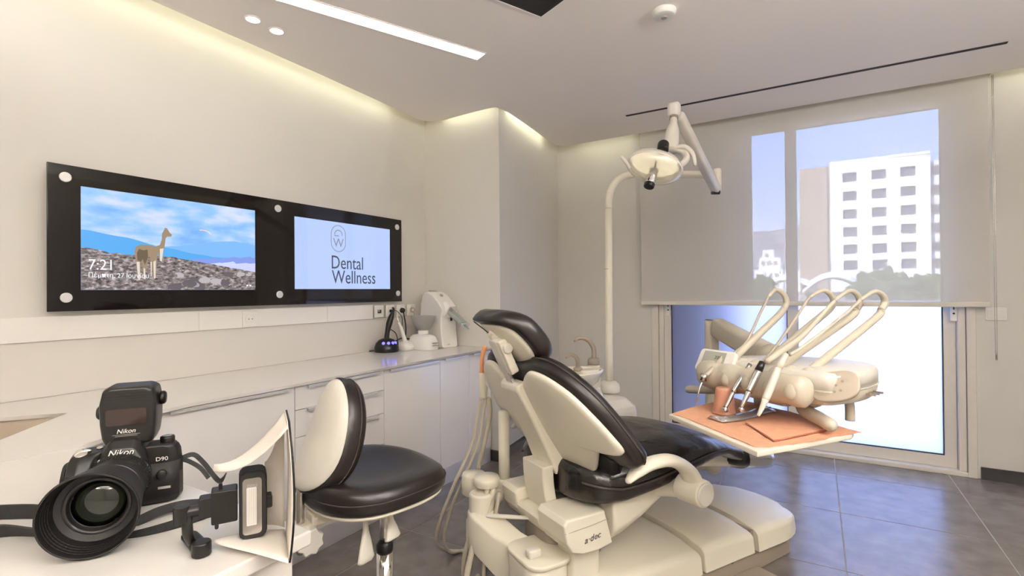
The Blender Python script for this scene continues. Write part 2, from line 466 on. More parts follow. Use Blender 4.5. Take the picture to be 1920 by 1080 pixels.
# ------------------------------------------------------------------ glazed door in the window wall
dr = bpy.data.objects.new('door_1', None); C.objects.link(dr); dr['kind'] = 'structure'; dr.location = (0, 0, 0)
FY = D - 0.012
def fr(name, x0, x1, y0, y1, z0, z1, m=None, bev=0.002): return obj(name, bb(x0, x1, y0, y1, z0, z1), m or M['alu'], dr, bev=bev, seg=1)
fr('door_frame', OX0, OX0 + .055, FY, FY + .10, 0, OZ); fr('door_frame', OX1 - .045, OX1, FY, FY + .10, 0, OZ)
fr('door_frame', OX0 + .055, OX1 - .045, FY, FY + .10, OZ - .05, OZ)
fr('door_sill', OX0 + .055, OX1 - .045, FY, FY + .10, 0, 0.028)
fr('frame_rail', OX0 + .058, OX0 + .098, FY + .014, FY + .09, 0.03, OZ - .05)
fr('frame_rail', OX1 - .085, OX1 - .048, FY + .014, FY + .09, 0.03, OZ - .05)
def sash(x0, x1, y, lw, rw, zf=1.118):
    s = obj('sash', bb(x0, x0 + lw, y, y + .035, 0.032, OZ - .055, bb(x1 - rw, x1, y, y + .035, 0.032, OZ - .055,
            bb(x0 + lw, x1 - rw, y, y + .035, 0.032, 0.105, bb(x0 + lw, x1 - rw, y, y + .035, 2.385, OZ - .055)))), M['alu'], dr)
    obj('seal', bb(x0 + lw, x0 + lw + .006, y + .004, y + .03, .105, 2.385, bb(x1 - rw - .006, x1 - rw, y + .004, y + .03, .105, 2.385,
            bb(x0 + lw + .006, x1 - rw - .006, y + .004, y + .03, .105, .112))), M['seal'], s)
    obj('frosted_pane', bb(x0 + lw + .006, x1 - rw - .006, y + .016, y + .0165, .112, zf), M['frost'], s)
    obj('clear_pane', bb(x0 + lw + .006, x1 - rw - .006, y + .016, y + .0165, zf, 2.385), M['glass'], s)
    return s
s1 = sash(OX0 + .10, -0.115, FY + .02, .055, .066)
s2 = sash(-0.185, OX1 - .087, FY + .058, .066, .062)
def lock(x):
    o = obj('lock_plate', bb(x - .016, x + .016, FY + .006, FY + .02, 0.985, 1.17), M['plastic_w'], dr, bev=0.003)
    bm = bb(x - .003, x + .003, FY + .003, FY + .0062, 1.06, 1.14); lathe(bm, [(.006, 0), (.006, .003)], 12, Matrix.Translation((x, FY + .0062, 1.035)) @ Matrix.Rotation(R(90), 4, 'X'))
    obj('keyhole', bm, M['seal'], o)
lock(-1.045); lock(0.755)
# roller blind
bl = root('roller_blind', 'wide beige see-through roller blind hanging over the glazed door', 'blind', (0, 4.15, 0))
obj('blind_fabric', bb(-1.246, 0.917, -.0004, .0004, 1.108, 2.53), M['fabric'], bl)
obj('hem_bar', bb(-1.247, 0.918, -.011, .011, 1.078, 1.110), M['dental_l'], bl, bev=.004)
bm = B(); cyl(bm, (-1.235, .028, 2.55), (0.905, .028, 2.55), .024, n=24)
obj('roller_tube', bm, M['fabric'], bl, smooth=True)
for x in (-1.25, 0.925):
    obj('bracket', bb(x - .004, x + .004, -.01, .06, 2.505, 2.655), M['steel'], bl)
bm = B(); tube(bm, [(0.935, -.004, 2.50), (0.934, -.004, 1.6), (0.934, -.004, .82), (0.938, -.004, .80), (0.942, -.004, .82), (0.942, -.004, 1.6), (0.941, -.004, 2.50)], .0016, 6, 3)
obj('pull_chain', bm, M['steel'], bl, smooth=True)
# switch on the right wall part
sw = root('light_switch', 'white two-gang light switch on the wall right of the blind', 'switch', (0.955, D, 1.035))
obj('plate', bb(-.05, .05, -.008, 0, -.04, .04), M['plastic_w'], sw, bev=.003)
for x in (-.0215, .0215): obj('rocker', bb(x - .02, x + .02, -.0125, -.007, -.026, .026), M['plastic_w'], sw, bev=.002)

# ------------------------------------------------------------------ worktops and cabinets
ZW = 0.80; XF = -1.955; XC = -1.975
def curve_slab(name, outer, holes, z0, z1, m):
    cu = bpy.data.curves.new('c', 'CURVE'); cu.dimensions = '2D'; cu.fill_mode = 'BOTH'; cu.extrude = (z1 - z0) / 2
    for pl in [outer] + holes:
        s = cu.splines.new('POLY'); s.points.add(len(pl) - 1); s.use_cyclic_u = True
        for p, q in zip(s.points, pl): p.co = (q[0], q[1], 0, 1)
    o = bpy.data.objects.new('c', cu); C.objects.link(o); bpy.context.view_layer.update()
    me = bpy.data.meshes.new_from_object(o.evaluated_get(bpy.context.evaluated_depsgraph_get()))
    bpy.data.objects.remove(o); me.transform(Matrix.Translation((0, 0, (z0 + z1) / 2)))
    return obj(name, me, m)
cut = Vector((-2.17, 0.677)); e1 = Vector((-.637, -.771)); e2 = Vector((.731, -.682))
hole = [cut, cut + e1 * .32, cut + e1 * .32 + e2 * .42, cut + e2 * .42]
outer = [(XW + .002, YB + .3), (-1.667, YB + .3), (-1.667, .545), (-1.70, .606), (-1.905, .80), (-1.935, .86), (XF, .96), (XF, Y1 - .002), (XW + .002, Y1 - .002)]
wt = curve_slab('worktop', outer, [[tuple(p) for p in hole]], ZW - .012, ZW, M['top'])
tag(wt, 'long white glossy worktop along the wall under the black screens', 'worktop')
bs = root('sink_basin', 'greige recessed corner basin let into the white worktop at left', 'sink', (cut.x, cut.y, ZW - .012))
a1 = math.degrees(math.atan2(e2.y, e2.x))
bs.rotation_euler = (0, 0, R(a1))
# local x along e2, local y opposite of e1 side
g = .004; Lb, Wb, Hb = .42, .32, .13
bm = bb(-g, 0, -Wb - g, g, -Hb, 0); bb(Lb, Lb + g, -Wb - g, g, -Hb, 0, bm); bb(0, Lb, 0, g, -Hb, 0, bm); bb(0, Lb, -Wb - g, -Wb, -Hb, 0, bm)
obj('basin_wall', bm, M['basin'], bs)
obj('basin_floor', bb(-g, Lb + g, -Wb - g, g, -Hb - .004, -Hb), M['basin'], bs)
bm = B(); lathe(bm, [(.022, -Hb), (.022, -Hb + .002), (.012, -Hb + .003), (.01, -Hb + .001)], 20, Matrix.Translation((Lb / 2, -Wb / 2, 0)))
obj('drain', bm, M['chrome'], bs, smooth=True)

dk = root('desk', 'white desk top in front carrying the black camera', 'desk', (-1.2, .1, 0))
def dloc(x0, x1, y0, y1, z0, z1): return bb(x0 + 1.2, x1 + 1.2, y0 - .1, y1 - .1, z0, z1)
obj('desk_top', dloc(-1.663, -.732, YB + .3, .551, ZW - .026, ZW), M['top'], dk, bev=.004)
obj('side_panel', dloc(-.772, -.752, YB + .34, .528, 0.0, ZW - .0265), M['carc'], dk, bev=.001)
obj('back_panel', dloc(-1.66, -.773, .505, .525, 0.0, ZW - .0265), M['carc'], dk)

BY = Y1 - .003
kc = 0
def cabinet(y0, y1, label, fronts, handle=True, group=None):
    t = root('base_cabinet', label, 'cabinet', (XC, (y0 + y1) / 2, 0))
    h = (y1 - y0) / 2
    obj('body', bb(-.55, -.021, -h + .001, h - .001, .105, ZW - .0125), M['carc'], t)
    for (z0, z1, hd, kind) in fronts:
        f = obj(kind, bb(-.019, 0, -h + .0018, h - .0018, z0, z1), M['cab'], t, bev=.0008, seg=1)
        if hd:
            a, b = hd
            bm = bb(-.01, .018, a, b, z1 + .0003, z1 + .0022); bb(.0162, .018, a, b, z1 - .012, z1 + .0003, bm)
            obj('handle', bm, M['handle'], f)
    return t
GAP = .003
zt = .783
cabinet(.848, 1.403, 'white base cabinet with one wide pull-out front left of the drawers', [(.105, zt, (-.23, .24), 'drawer')])
cabinet(1.403, 1.939, 'white cabinet with five stacked drawers behind the stool',
        [(z0, z1 - GAP, (-.21, .22), 'drawer') for z0, z1 in ((.68, zt + GAP), (.558, .68), (.394, .558), (.238, .394), (.105, .238))])
cabinet(1.939, 2.406, 'wide single-door white gloss cabinet right of the drawers', [(.105, zt, (-.20, .21), 'door')])
cabinet(2.406, 2.71, 'narrow white gloss cabinet under the mixing machine', [(.105, zt, (-.12, .12), 'door')])
cabinet(2.71, 2.965, 'last narrow white gloss cabinet against the jutting corner', [(.105, zt, (-.1, .1), 'door')])
# corner unit on the slant of the worktop
ca = Vector((-1.715, .575)); cb = Vector((-1.975, .842)); dv = cb - ca; L = dv.length
t = root('corner_cabinet', 'white slanted corner cabinet between the desk and the wall run', 'cabinet', (ca.x, ca.y, 0), math.degrees(math.atan2(dv.y, dv.x)))
obj('body', bb(.002, L - .002, .021, .22, .105, ZW - .0125), M['carc'], t)
f = obj('door', bb(.003, L - .004, 0, .019, .105, zt), M['cab'], t, bev=.0008, seg=1)
bm = bb(.05, L - .05, -.018, .01, zt + .0003, zt + .0022); bb(.05, L - .05, -.018, -.0162, zt - .012, zt + .0003, bm); obj('handle', bm, M['handle'], f)
pl = obj('plinth', bb(-1.994, -1.982, .85, 2.965, 0.0005, .104), M['plinth'])
tag(pl, 'brushed aluminium plinth strip under the white wall cabinets', 'plinth')

for k, ((x, y), a) in enumerate(UPL):  # bodies of the added fill uplighters, all out of view
    t = root('wall_uplighter', ['white wall uplighter on the right wall nearer the window', 'white wall uplighter on the right wall farther from the window', 'white wall uplighter on the wall behind the camera'][k], 'lamp', (x, y, 1.9), a)
    obj('lamp_bowl', bb(.001, .16, -.15, .15, -.06, -.05, bb(.001, .006, -.15, .15, -.05, .02, bb(.155, .16, -.15, .15, -.05, .02, bb(.006, .155, -.15, -.145, -.05, .02, bb(.006, .155, .145, .15, -.05, .02))))), M['plastic_w'], t)
    obj('diffuser', bb(.007, .154, -.144, .144, .0, .004), M['lampglow'], t)

# splashback and trunking
struct('trim_1', bb(XW, XW + .008, YB + .3, Y1 - .001, ZW + .001, 1.018), M['carc'])
struct('trim_2', bb(XW + .009, X1 - .001, Y1 - .009, Y1 - .001, ZW + .001, 1.02), M['carc'])
tr = struct('trim_3', bb(XW + .0001, XW + .022, YB + .3, 2.42, 1.02, 1.114, bb(XW + .0001, XW + .022, 2.93, Y1 - .01, 1.02, 1.114)), M['plastic_w'])
for y in (.4, 1.30, 2.05):
    obj('cover_joint', bb(XW + .022, XW + .0235, y, y + .003, 1.022, 1.112), M['carc'], tr)

def plate(y, z, label, cat='socket', kind='schuko', wd=.041):
    t = root('wall_socket', label, cat, (XW + .0225, y, z))
    obj('plate', bb(0, .008, -wd, wd, -.041, .041), M['plastic_w'], t, bev=.002, seg=1)
    Mt = Matrix.Rotation(R(90), 4, 'Y')
    if kind == 'schuko':
        bm = B(); lathe(bm, [(.030, .0081), (.030, .0125), (.0195, .0125), (.0185, .0085)], 28, Mt)
        obj('insert', bm, M['plastic_w'], t, smooth=False)
        bm = B()
        for s in (-.0095, .0095): lathe(bm, [(.0028, .0086), (.0028, .0094)], 10, Matrix.Translation((0, s, 0)) @ Mt)
        obj('contact', bm, M['seal'], t)
    elif kind == 'data':
        obj('port', bb(.008, .011, -.016, .016, -.012, .012), M['seal'], t)
        obj('port_cover', bb(.0105, .0118, -.016, .002, -.001, .010), M['gprint'], t)
    return t
plate(1.556, 1.064, 'white wall socket in the trunking below the left screen, empty')
# socket strip near the far corner
plate(2.472, 1.068, 'white data outlet plate at the left end of the socket row', 'outlet', 'data')
plate(2.577, 1.068, 'white socket holding the small flat black plug', 'socket')
plate(2.684, 1.068, 'white socket holding the round black plug', 'socket')
plate(2.790, 1.068, 'white socket holding the grey plug behind the bowl', 'socket')
def plug(y, z, m, label, pts, r=.0032, big=True):
    t = root('power_plug', label, 'plug', (XW + .0225, y, z))
    bm = B()
    if big: lathe(bm, [(.0185, .0125), (.0185, .026), (.014, .034), (.007, .038)], 20, Matrix.Rotation(R(90), 4, 'Y'))
    else: bb(.0125, .03, -.013, .013, -.01, .01, bm)
    obj('plug_body', bm, m, t, smooth=big)
    bm = B(); tube(bm, pts, r, 8, 6); obj('cable', bm, m, t, smooth=True)
plug(2.577, 1.068, M['black'], 'flat black plug with a thin black cable looping right', [(.02, .008, .0), (.04, .03, -.002), (.06, .06, -.05), (.075, .045, -.13), (.08, .08, -.19), (.07, .12, -.235)], .0026, False)
plug(2.684, 1.068, M['black'], 'round black plug with its cable hanging straight down', [(.03, 0, -.012), (.035, .004, -.05), (.04, .012, -.12), (.05, .0, -.20), (.07, -.01, -.235)], .0045)
plug(2.790, 1.068, M['hose'], 'grey plug with its cable hanging behind the grey bowl', [(.03, 0, -.01), (.035, .008, -.06), (.04, .04, -.13), (.05, .06, -.20), (.05, .03, -.255)], .0045)

# ------------------------------------------------------------------ screens on the wall
XP = -2.540
sc_t = root('screen_panel', 'long black glass panel on the wall holding two lit screens', 'screen', (XP, 1.70, 1.425))
PY0, PY1 = .730 - 1.70, 2.673 - 1.70; PZ0, PZ1 = 1.134 - 1.425, 1.716 - 1.425
obj('glass_panel', bb(-.008, 0, PY0, PY1, PZ0, PZ1), M['blackglass'], sc_t, bev=.0015, seg=1)
obj('back_box', bb(XW - XP + .0005, -.0085, PY0 + .03, PY1 - .04, PZ0 + .02, PZ1 - .03), M['handle'], sc_t)
for y, z in ((.785, 1.666), (.787, 1.188), (1.704, 1.667), (1.712, 1.192), (2.626, 1.661), (2.632, 1.191)):
    bm = B(); lathe(bm, [(.0195, 0), (.0195, .004), (.0175, .0055)], 28, Matrix.Translation((0, y - 1.70, z - 1.425)) @ Matrix.Rotation(R(90), 4, 'Y'))
    obj('fixing_disc', bm, M['handle'], sc_t)

SCR = .64      # screen brightness
def nodes(name):
    m = bpy.data.materials.new(name); m.use_nodes = True; n = m.node_tree; n.nodes.clear()
    o = n.nodes.new('ShaderNodeOutputMaterial'); e = n.nodes.new('ShaderNodeEmission'); e.inputs[1].default_value = SCR
    g = n.nodes.new('ShaderNodeBsdfGlossy'); g.inputs['Roughness'].default_value = .05
    g.inputs[0].default_value = (.06, .06, .06, 1); a = n.nodes.new('ShaderNodeAddShader')
    n.links.new(e.outputs[0], a.inputs[0]); n.links.new(g.outputs[0], a.inputs[1]); n.links.new(a.outputs[0], o.inputs[0])
    return m, n, e
def ramp(n, stops):
    r = n.nodes.new('ShaderNodeValToRGB'); el = r.color_ramp.elements
    el[0].position, el[0].color = stops[0][0], (*stops[0][1], 1); el[1].position, el[1].color = stops[-1][0], (*stops[-1][1], 1)
    for p, c in stops[1:-1]:
        q = el.new(p); q.color = (*c, 1)
    return r
def emat(name, col, s=1.0):
    m, n, e = nodes(name); e.inputs[0].default_value = (*col, 1); e.inputs[1].default_value = s * SCR; return m
# left screen picture, object space: y across (0..0.737), z up (0..0.42)
SW, SH = .737, .420
m, n, e = nodes('wallpaper_sky')
t0 = n.nodes.new('ShaderNodeTexCoord'); mp = n.nodes.new('ShaderNodeMapping'); mp.inputs['Scale'].default_value = (1, 4, 11)
nz = n.nodes.new('ShaderNodeTexNoise'); nz.inputs['Scale'].default_value = 1.4; nz.inputs['Detail'].default_value = 7
rp = ramp(n, [(.32, (.20, .46, .95)), (.48, (.34, .60, .98)), (.62, (.62, .72, .95)), (.78, (.80, .82, .97))])
n.links.new(t0.outputs['Object'], mp.inputs[0]); n.links.new(mp.outputs[0], nz.inputs['Vector']); n.links.new(nz.outputs['Fac'], rp.inputs[0]); n.links.new(rp.outputs[0], e.inputs[0])
M['w_sky'] = m
m, n, e = nodes('wallpaper_ground')
t0 = n.nodes.new('ShaderNodeTexCoord'); mp = n.nodes.new('ShaderNodeMapping'); mp.inputs['Scale'].default_value = (1, 26, 60)
vo = n.nodes.new('ShaderNodeTexNoise'); vo.inputs['Scale'].default_value = 1.6; vo.inputs['Detail'].default_value = 8; vo.inputs['Roughness'].default_value = .7
rp = ramp(n, [(.38, (.03, .026, .03)), (.47, (.17, .14, .14)), (.56, (.36, .31, .30)), (.68, (.85, .80, .82))])
n.links.new(t0.outputs['Object'], mp.inputs[0]); n.links.new(mp.outputs[0], vo.inputs['Vector']); n.links.new(vo.outputs['Fac'], rp.inputs[0]); n.links.new(rp.outputs[0], e.inputs[0])
M['w_gnd'] = m
M['w_hill'] = emat('wallpaper_hill', (.10, .42, .90)); M['w_hill2'] = emat('wallpaper_far_hill', (.22, .50, .95)); M['w_peak'] = emat('wallpaper_peak', (.24, .34, .80)); M['w_peak2'] = emat('wallpaper_peak_snow', (.62, .66, .95))
M['w_fur'] = emat('wallpaper_fur', (.36, .26, .17)); M['w_furd'] = emat('wallpaper_dark_fur', (.16, .11, .07)); M['w_furl'] = emat('wallpaper_pale_fur', (.78, .70, .62))
M['w_white'] = emat('screen_white', (.95, .95, 1.0)); M['w_rock'] = emat('wallpaper_rock', (.50, .47, .49)); M['w_rockd'] = emat('wallpaper_dark_rock', (.14, .12, .13))
M['w_glint'] = emat('wallpaper_glint', (1.0, .72, .62))
ls = obj('left_display', bb(0.0002, .0012, 0, SW, 0, SH), M['w_sky'], sc_t); ls.location = (0, .834 - 1.70, 1.2185 - 1.425); ls['label'] = 'lit screen showing a wild llama on a stony plain'
def flat(name, pts, z, m, par=None):
    bm = B(); v = [bm.verts.new((.0012 + z * .00012, y, zz)) for y, zz in pts]; bm.faces.new(v)
    bmesh.ops.triangulate(bm, faces=bm.faces[:]); return obj(name, bm, m, par or ls)
def ridge(f, k, base=0, y0=0, y1=SW):
    return [(y0, base)] + [(y0 + (y1 - y0) * i / k, f(y0 + (y1 - y0) * i / k)) for i in range(k + 1)] + [(y1, base)]
def nzz(y, s, k): return noise.noise(Vector((y * s, k, 0)))
flat('picture_far_hill', ridge(lambda y: .19 + .055 * math.exp(-((y - .62) / .22) ** 2) + .006 * nzz(y, 20, 1), 60, .05), 1, M['w_hill2'])
flat('picture_hill', ridge(lambda y: max(.16, .245 - .18 * max(0, y - .03) + .01 * nzz(y, 9, 2)), 60, .05), 2, M['w_hill'])
flat('picture_peaks', ridge(lambda y: .135 + .05 * max(0, (y - .38)) * 2 + .026 * nzz(y, 26, 3) + .014 * nzz(y, 60, 4), 90, .05), 3, M['w_peak'])
flat('picture_snow', ridge(lambda y: .115 + .035 * max(0, (y - .38)) * 2 + .022 * nzz(y, 30, 5), 90, .05), 4, M['w_peak2'])
flat('picture_ground', ridge(lambda y: .152 + .022 * math.exp(-(y / .08) ** 2) - .058 * max(0, (y - .33)) / .4 + .006 * nzz(y, 45, 6), 90, .0005), 5, M['w_gnd'])
random.seed(3)
for i in range(16):
    y = random.uniform(.34, .72); z = random.uniform(.01, .085); r = random.uniform(.008, .024) * (1.1 - z * 4)
    pts = [(min(SW - .001, max(.001, y + r * 1.7 * math.cos(a) * random.uniform(.8, 1.1))), max(.001, z + r * math.sin(a) * random.uniform(.7, 1.1))) for a in [2 * PI * k / 9 for k in range(9)]]
    flat('picture_rock', pts, 6 + (i % 3) * .3, M['w_rock'] if i % 2 else M['w_rockd'])
def arc_poly(cx, cz, r0, r1, a0, a1, k=14, sy=1.0):
    o = [(cx + r1 * math.cos(R(a0 + (a1 - a0) * i / k)) * sy, cz + r1 * math.sin(R(a0 + (a1 - a0) * i / k))) for i in range(k + 1)]
    return o + [(cx + r0 * math.cos(R(a1 - (a1 - a0) * i / k)) * sy, cz + r0 * math.sin(R(a1 - (a1 - a0) * i / k))) for i in range(k + 1)]
flat('picture_glint', arc_poly(.47, .265, .022, .026, 20, 110, 12, 1.7), 6, M['w_glint'])
# the llama in crop pixels of the photo, mapped to screen space
def L2(pts): return [((x - 255) / 1135 * SW * 1.12 if False else LY(x), LZ(x, yy)) for x, yy in pts]
def LY(x):      # picture column -> metres across (perspective of the wall undone)
    X = 80 + x * 400 / 1394; return (0.0 + 1) * ( (-.0) + yw(X)) - .834
def yw(px):
    a = (px - 960) / 941.33
    # ray in plan: fw + rt*a ; hit plane x = XP
    k = XP / (fw.x + rt.x * a); return (fw.y + rt.y * a) * k
def LZ(x, yy):
    X = 80 + x * 400 / 1394; Y = 290 + yy * 310 / 1080; a = (X - 960) / 941.33
    k = XP / (fw.x + rt.x * a); b = (540 - Y) / 941.33 + 0.0078 * a * 0
    return 1.2 + k * (fw.z + rt.z * a + up.z * b) - 1.2185
body = [(598, 640), (604, 605), (635, 588), (690, 590), (735, 600), (765, 590), (778, 555), (780, 515), (793, 492), (798, 478), (803, 490), (812, 480), (812, 496), (828, 508), (845, 524), (838, 536), (815, 535), (803, 545),
        (798, 590), (785, 625), (778, 690), (768, 690), (750, 640), (742, 690), (738, 808), (724, 812), (720, 690), (712, 690), (712, 800), (705, 790), (700, 670), (690, 665), (680, 740), (668, 760), (672, 815), (658, 812), (650, 745), (655, 700), (640, 700), (637, 820), (622, 822), (612, 740), (608, 690)]
flat('picture_llama', L2(body), 8, M['w_fur'])
flat('picture_llama', L2([(615, 640), (630, 615), (655, 625), (655, 680), (640, 700), (618, 690)]), 9, M['w_furd'])
flat('picture_llama', L2([(655, 625), (685, 620), (688, 670), (668, 720), (655, 690)]), 9, M['w_furd'])
for q in ([(765, 615), (790, 612), (785, 640), (777, 700), (765, 690)], [(612, 700), (632, 700), (636, 818), (624, 820)], [(658, 740), (668, 745), (672, 813), (660, 812)], [(722, 700), (738, 690), (736, 806), (726, 810)], [(704, 700), (712, 700), (711, 796), (706, 792)]):
    flat('picture_llama', L2(q), 10, M['w_furl'])
PM = Matrix(((0, 0, 1, 0), (1, 0, 0, 0), (0, 1, 0, 0), (0, 0, 0, 1)))   # text x->world y, text y->z, normal->+x
def ptext(s, y, z, size, m, par, off=.0030, **k): return text('lettering', s, size, m, par, Matrix.Translation((off, y, z)) @ PM, **k)
ptext('7:21', .022, .084, .062, M['w_white'], ls, xs=.86)
ptext('Πέμπτη, 27 Ιουνίου', .022, .052, .028, M['w_white'], ls, xs=.9)
for i in range(2): flat('picture_icon', [(.688 + i * .016, .018), (.698 + i * .016, .018), (.698 + i * .016, .026), (.688 + i * .016, .026)], 9, M['w_white'])

m, n, e = nodes('logo_screen'); e.inputs[0].default_value = (.46, .59, .95, 1)
M['logo_bg'] = m; M['logo_ink'] = emat('logo_ink', (.05, .055, .09)); M['logo_grey'] = emat('logo_grey', (.26, .27, .33))
RW, RH = .748, .415
rs = obj('right_display', bb(0.0002, .0012, 0, RW, 0, RH), M['logo_bg'], sc_t); rs.location = (0, 1.807 - 1.70, 1.222 - 1.425); rs['label'] = 'lit pale blue screen with a dental logo'
def ry(px): return yw(px) - 1.807
def rz_(px, py):
    a = (px - 960) / 941.33; k = XP / (fw.x + rt.x * a); return 1.2 + k * (fw.z + rt.z * a + up.z * (540 - py) / 941.33) - 1.222
y0, y1 = ry(620.5), ry(648.5); zt_, zb_ = rz_(634, 422), rz_(634, 472.5)
cxl = (y0 + y1) / 2; rw_ = (y1 - y0) / 2; th = .006
def stadium(rr_): return [(cxl + rr_ * math.cos(R(a)), (zt_ - rw_) + rr_ * math.sin(R(a))) for a in range(0, 181, 12)] + [(cxl + rr_ * math.cos(R(a)), (zb_ + rw_) + rr_ * math.sin(R(a))) for a in range(180, 361, 12)]
def ringflat(name, A, Bq, m, par, closed=True, off=.0020):
    bm = B(); va = [bm.verts.new((off, *p)) for p in A]; vb = [bm.verts.new((off, *p)) for p in Bq]; N = len(A)
    for i in range(N if closed else N - 1): bm.faces.new((va[i], va[(i + 1) % N], vb[(i + 1) % N], vb[i]))
    return obj(name, bm, m, par)
ringflat('logo_ring', stadium(rw_), stadium(rw_ - th * .8), M['logo_grey'], rs)
ar = [R(a) for a in range(-10, 190, 12)]
cz = zt_ - rw_ * 1.05; q = rw_ * .55
ringflat('logo_arc', [(cxl + q * math.cos(a), cz + q * math.sin(a)) for a in ar], [(cxl + (q - th) * math.cos(a), cz + (q - th) * math.sin(a)) for a in ar], M['logo_grey'], rs, False)
flat('logo_bar', [(cxl - q, cz - .010), (cxl + q * .1, cz - .010), (cxl + q * .1, cz - .004), (cxl - q, cz - .004)], 6, M['logo_grey'], rs)
ptext('W', cxl, zb_ + rw_ * .55, rw_ * 1.35, M['logo_grey'], rs, off=.0022, align='CENTER', xs=1.0 if False else 1.0).location.y = 0
tx0 = ry(620); ptext('Dental', tx0, rz_(650, 504.5), .118, M['logo_ink'], rs, off=.0022, xs=.82)
ptext('Wellness', tx0 + .008, rz_(655, 531.5), .118, M['logo_ink'], rs, off=.0022, xs=.82)

# ------------------------------------------------------------------ ceiling fittings
sl = obj('ceiling_slot', bb(-1.166, .862, 3.535, 3.561, ZC - .003, ZC - .0005), M['frame_slot'])
tag(sl, 'long thin black slot in the ceiling in front of the blind', 'slot')
for i, (x, y, a, L) in enumerate(STRIPS):  # only the first strip is in view; the others are added fill
    t = root('strip_light', ['long bright linear lamp set into the ceiling over the stool', 'linear ceiling lamp parallel to the long one, out of frame', 'linear ceiling lamp behind the camera, out of frame'][i], 'lamp', (x, y, ZC), a)
    obj('trim_frame', bb(-L / 2 - .006, L / 2 + .006, .0405, .046, -.004, 0, bb(-L / 2 - .006, L / 2 + .006, -.046, -.0405, -.004, 0, bb(L / 2, L / 2 + .006, -.0405, .0405, -.004, 0))), M['ceil'], t)
    obj('diffuser', bb(-L / 2, L / 2, -.040, .040, -.0035, -.0005), M['lampglow'], t)
for k, (x, y) in enumerate(((-2.212, 1.363), (-2.214, 1.484))):
    t = root('ceiling_spot', ['round glowing ceiling spot, the left one of the pair', 'round glowing ceiling spot, the right one of the pair'][k], 'spotlight', (x, y, ZC), group='small round ceiling spots')
    bm = B(); lathe(bm, [(.030, -.0005), (.036, -.0005), (.036, -.004), (.030, -.006)], 28, None, False); obj('rim', bm, M['ceil'], t)
    bm = B(); lathe(bm, [(.0298, -.0006), (.0298, -.004)], 28); obj('diffuser', bm, M['spot'], t)
    d = bpy.data.lights.new('spot_beam', 'SPOT'); d.energy = .6; d.color = WARM; d.spot_size = R(110); d.spot_blend = .8; d.shadow_soft_size = .03
    o = bpy.data.objects.new('spot_beam', d); C.objects.link(o); o.location = (x, y, ZC - .02)
t = root('smoke_detector', 'small round white detector on the ceiling near the window', 'detector', (-.577, 2.305, ZC))
bm = B(); lathe(bm, [(.055, -.0005), (.055, -.012), (.046, -.026), (.03, -.030)], 32); obj('housing', bm, M['plastic_w'], t, smooth=False, bev=.002)
bm = B(); lathe(bm, [(.014, -.0302), (.013, -.035), (.008, -.036)], 20); obj('sensor', bm, M['gprint'], t)
t = root('ceiling_monitor', 'dark square screen recessed in the ceiling at the top edge', 'screen', (-1.072, 2.050, ZC), 66)
obj('trim_frame', bb(-.50, .012, 0, .012, -.004, -.0005, bb(0, .012, -.40, 0, -.004, -.0005, bb(-.50, -.49, -.40, 0, -.004, -.0005, bb(-.49, 0, -.40, -.39, -.004, -.0005)))), M['ceil'], t)
obj('dark_surround', bb(-.489, -.0005, -.389, -.0005, -.003, -.0008), M['frame_slot'], t)
obj('glass', bb(-.47, -.02, -.37, -.02, -.0045, -.0031), M['blackglass'], t)

# ------------------------------------------------------------------ outside
def noise_mat(name, c0, c1, scale, rough=.9, stretch=(1, 1, 1), det=4):
    m = bpy.data.materials.new(name); m.use_nodes = True; n = m.node_tree; b = n.nodes['Principled BSDF']; b.inputs['Roughness'].default_value = rough
    b.inputs['Specular IOR Level'].default_value = .1
    t = n.nodes.new('ShaderNodeTexCoord'); mp = n.nodes.new('ShaderNodeMapping'); mp.inputs['Scale'].default_value = stretch
    nz = n.nodes.new('ShaderNodeTexNoise'); nz.inputs['Scale'].default_value = scale; nz.inputs['Detail'].default_value = det
    rp = ramp(n, [(.35, c0), (.65, c1)])
    n.links.new(t.outputs['Object'], mp.inputs[0]); n.links.new(mp.outputs[0], nz.inputs['Vector']); n.links.new(nz.outputs['Fac'], rp.inputs[0]); n.links.new(rp.outputs[0], b.inputs[0])
    return m
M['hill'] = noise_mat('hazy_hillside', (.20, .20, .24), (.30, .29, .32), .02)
M['leaf'] = noise_mat('tree_leaves', (.045, .085, .035), (.14, .19, .09), 2.5)
M['cyp'] = noise_mat('cypress_leaves', (.03, .055, .035), (.07, .10, .06), 5)
M['bark'] = noise_mat('bark', (.10, .07, .05), (.18, .13, .09), 6)
M['render_w'] = noise_mat('white_render', (.78, .77, .76), (.84, .83, .81), .4)
M['brickc'] = noise_mat('sandy_cladding', (.34, .26, .18), (.46, .37, .27), 3, stretch=(.4, .4, 3))
M['ground'] = noise_mat('pale_ground', (.42, .40, .38), (.52, .50, .47), .05)
M['win_g'] = mat('window_glass', (.10, .12, .17), .1, spec=.6)
M['reveal'] = mat('window_reveal', (.34, .32, .30), .7)
M['roof_w'] = mat('white_shell_roof', (.80, .80, .80), .5)
GZ = -9.0
M['shutter'] = noise_mat('grey_outer_wall', (.13, .115, .09), (.16, .14, .11), 2)
struct('ground_outside', bb(-600, 600, D + 3.0, 900, GZ - .3, GZ), M['ground'])
struct('wall_outside', bb(-3.2, -.455, D + .30, D + .50, -.4, 3.0), M['shutter'])
struct('balcony', bb(-3.2, 2.4, D + .2, D + 1.6, -.25, -.02), M['ground'])
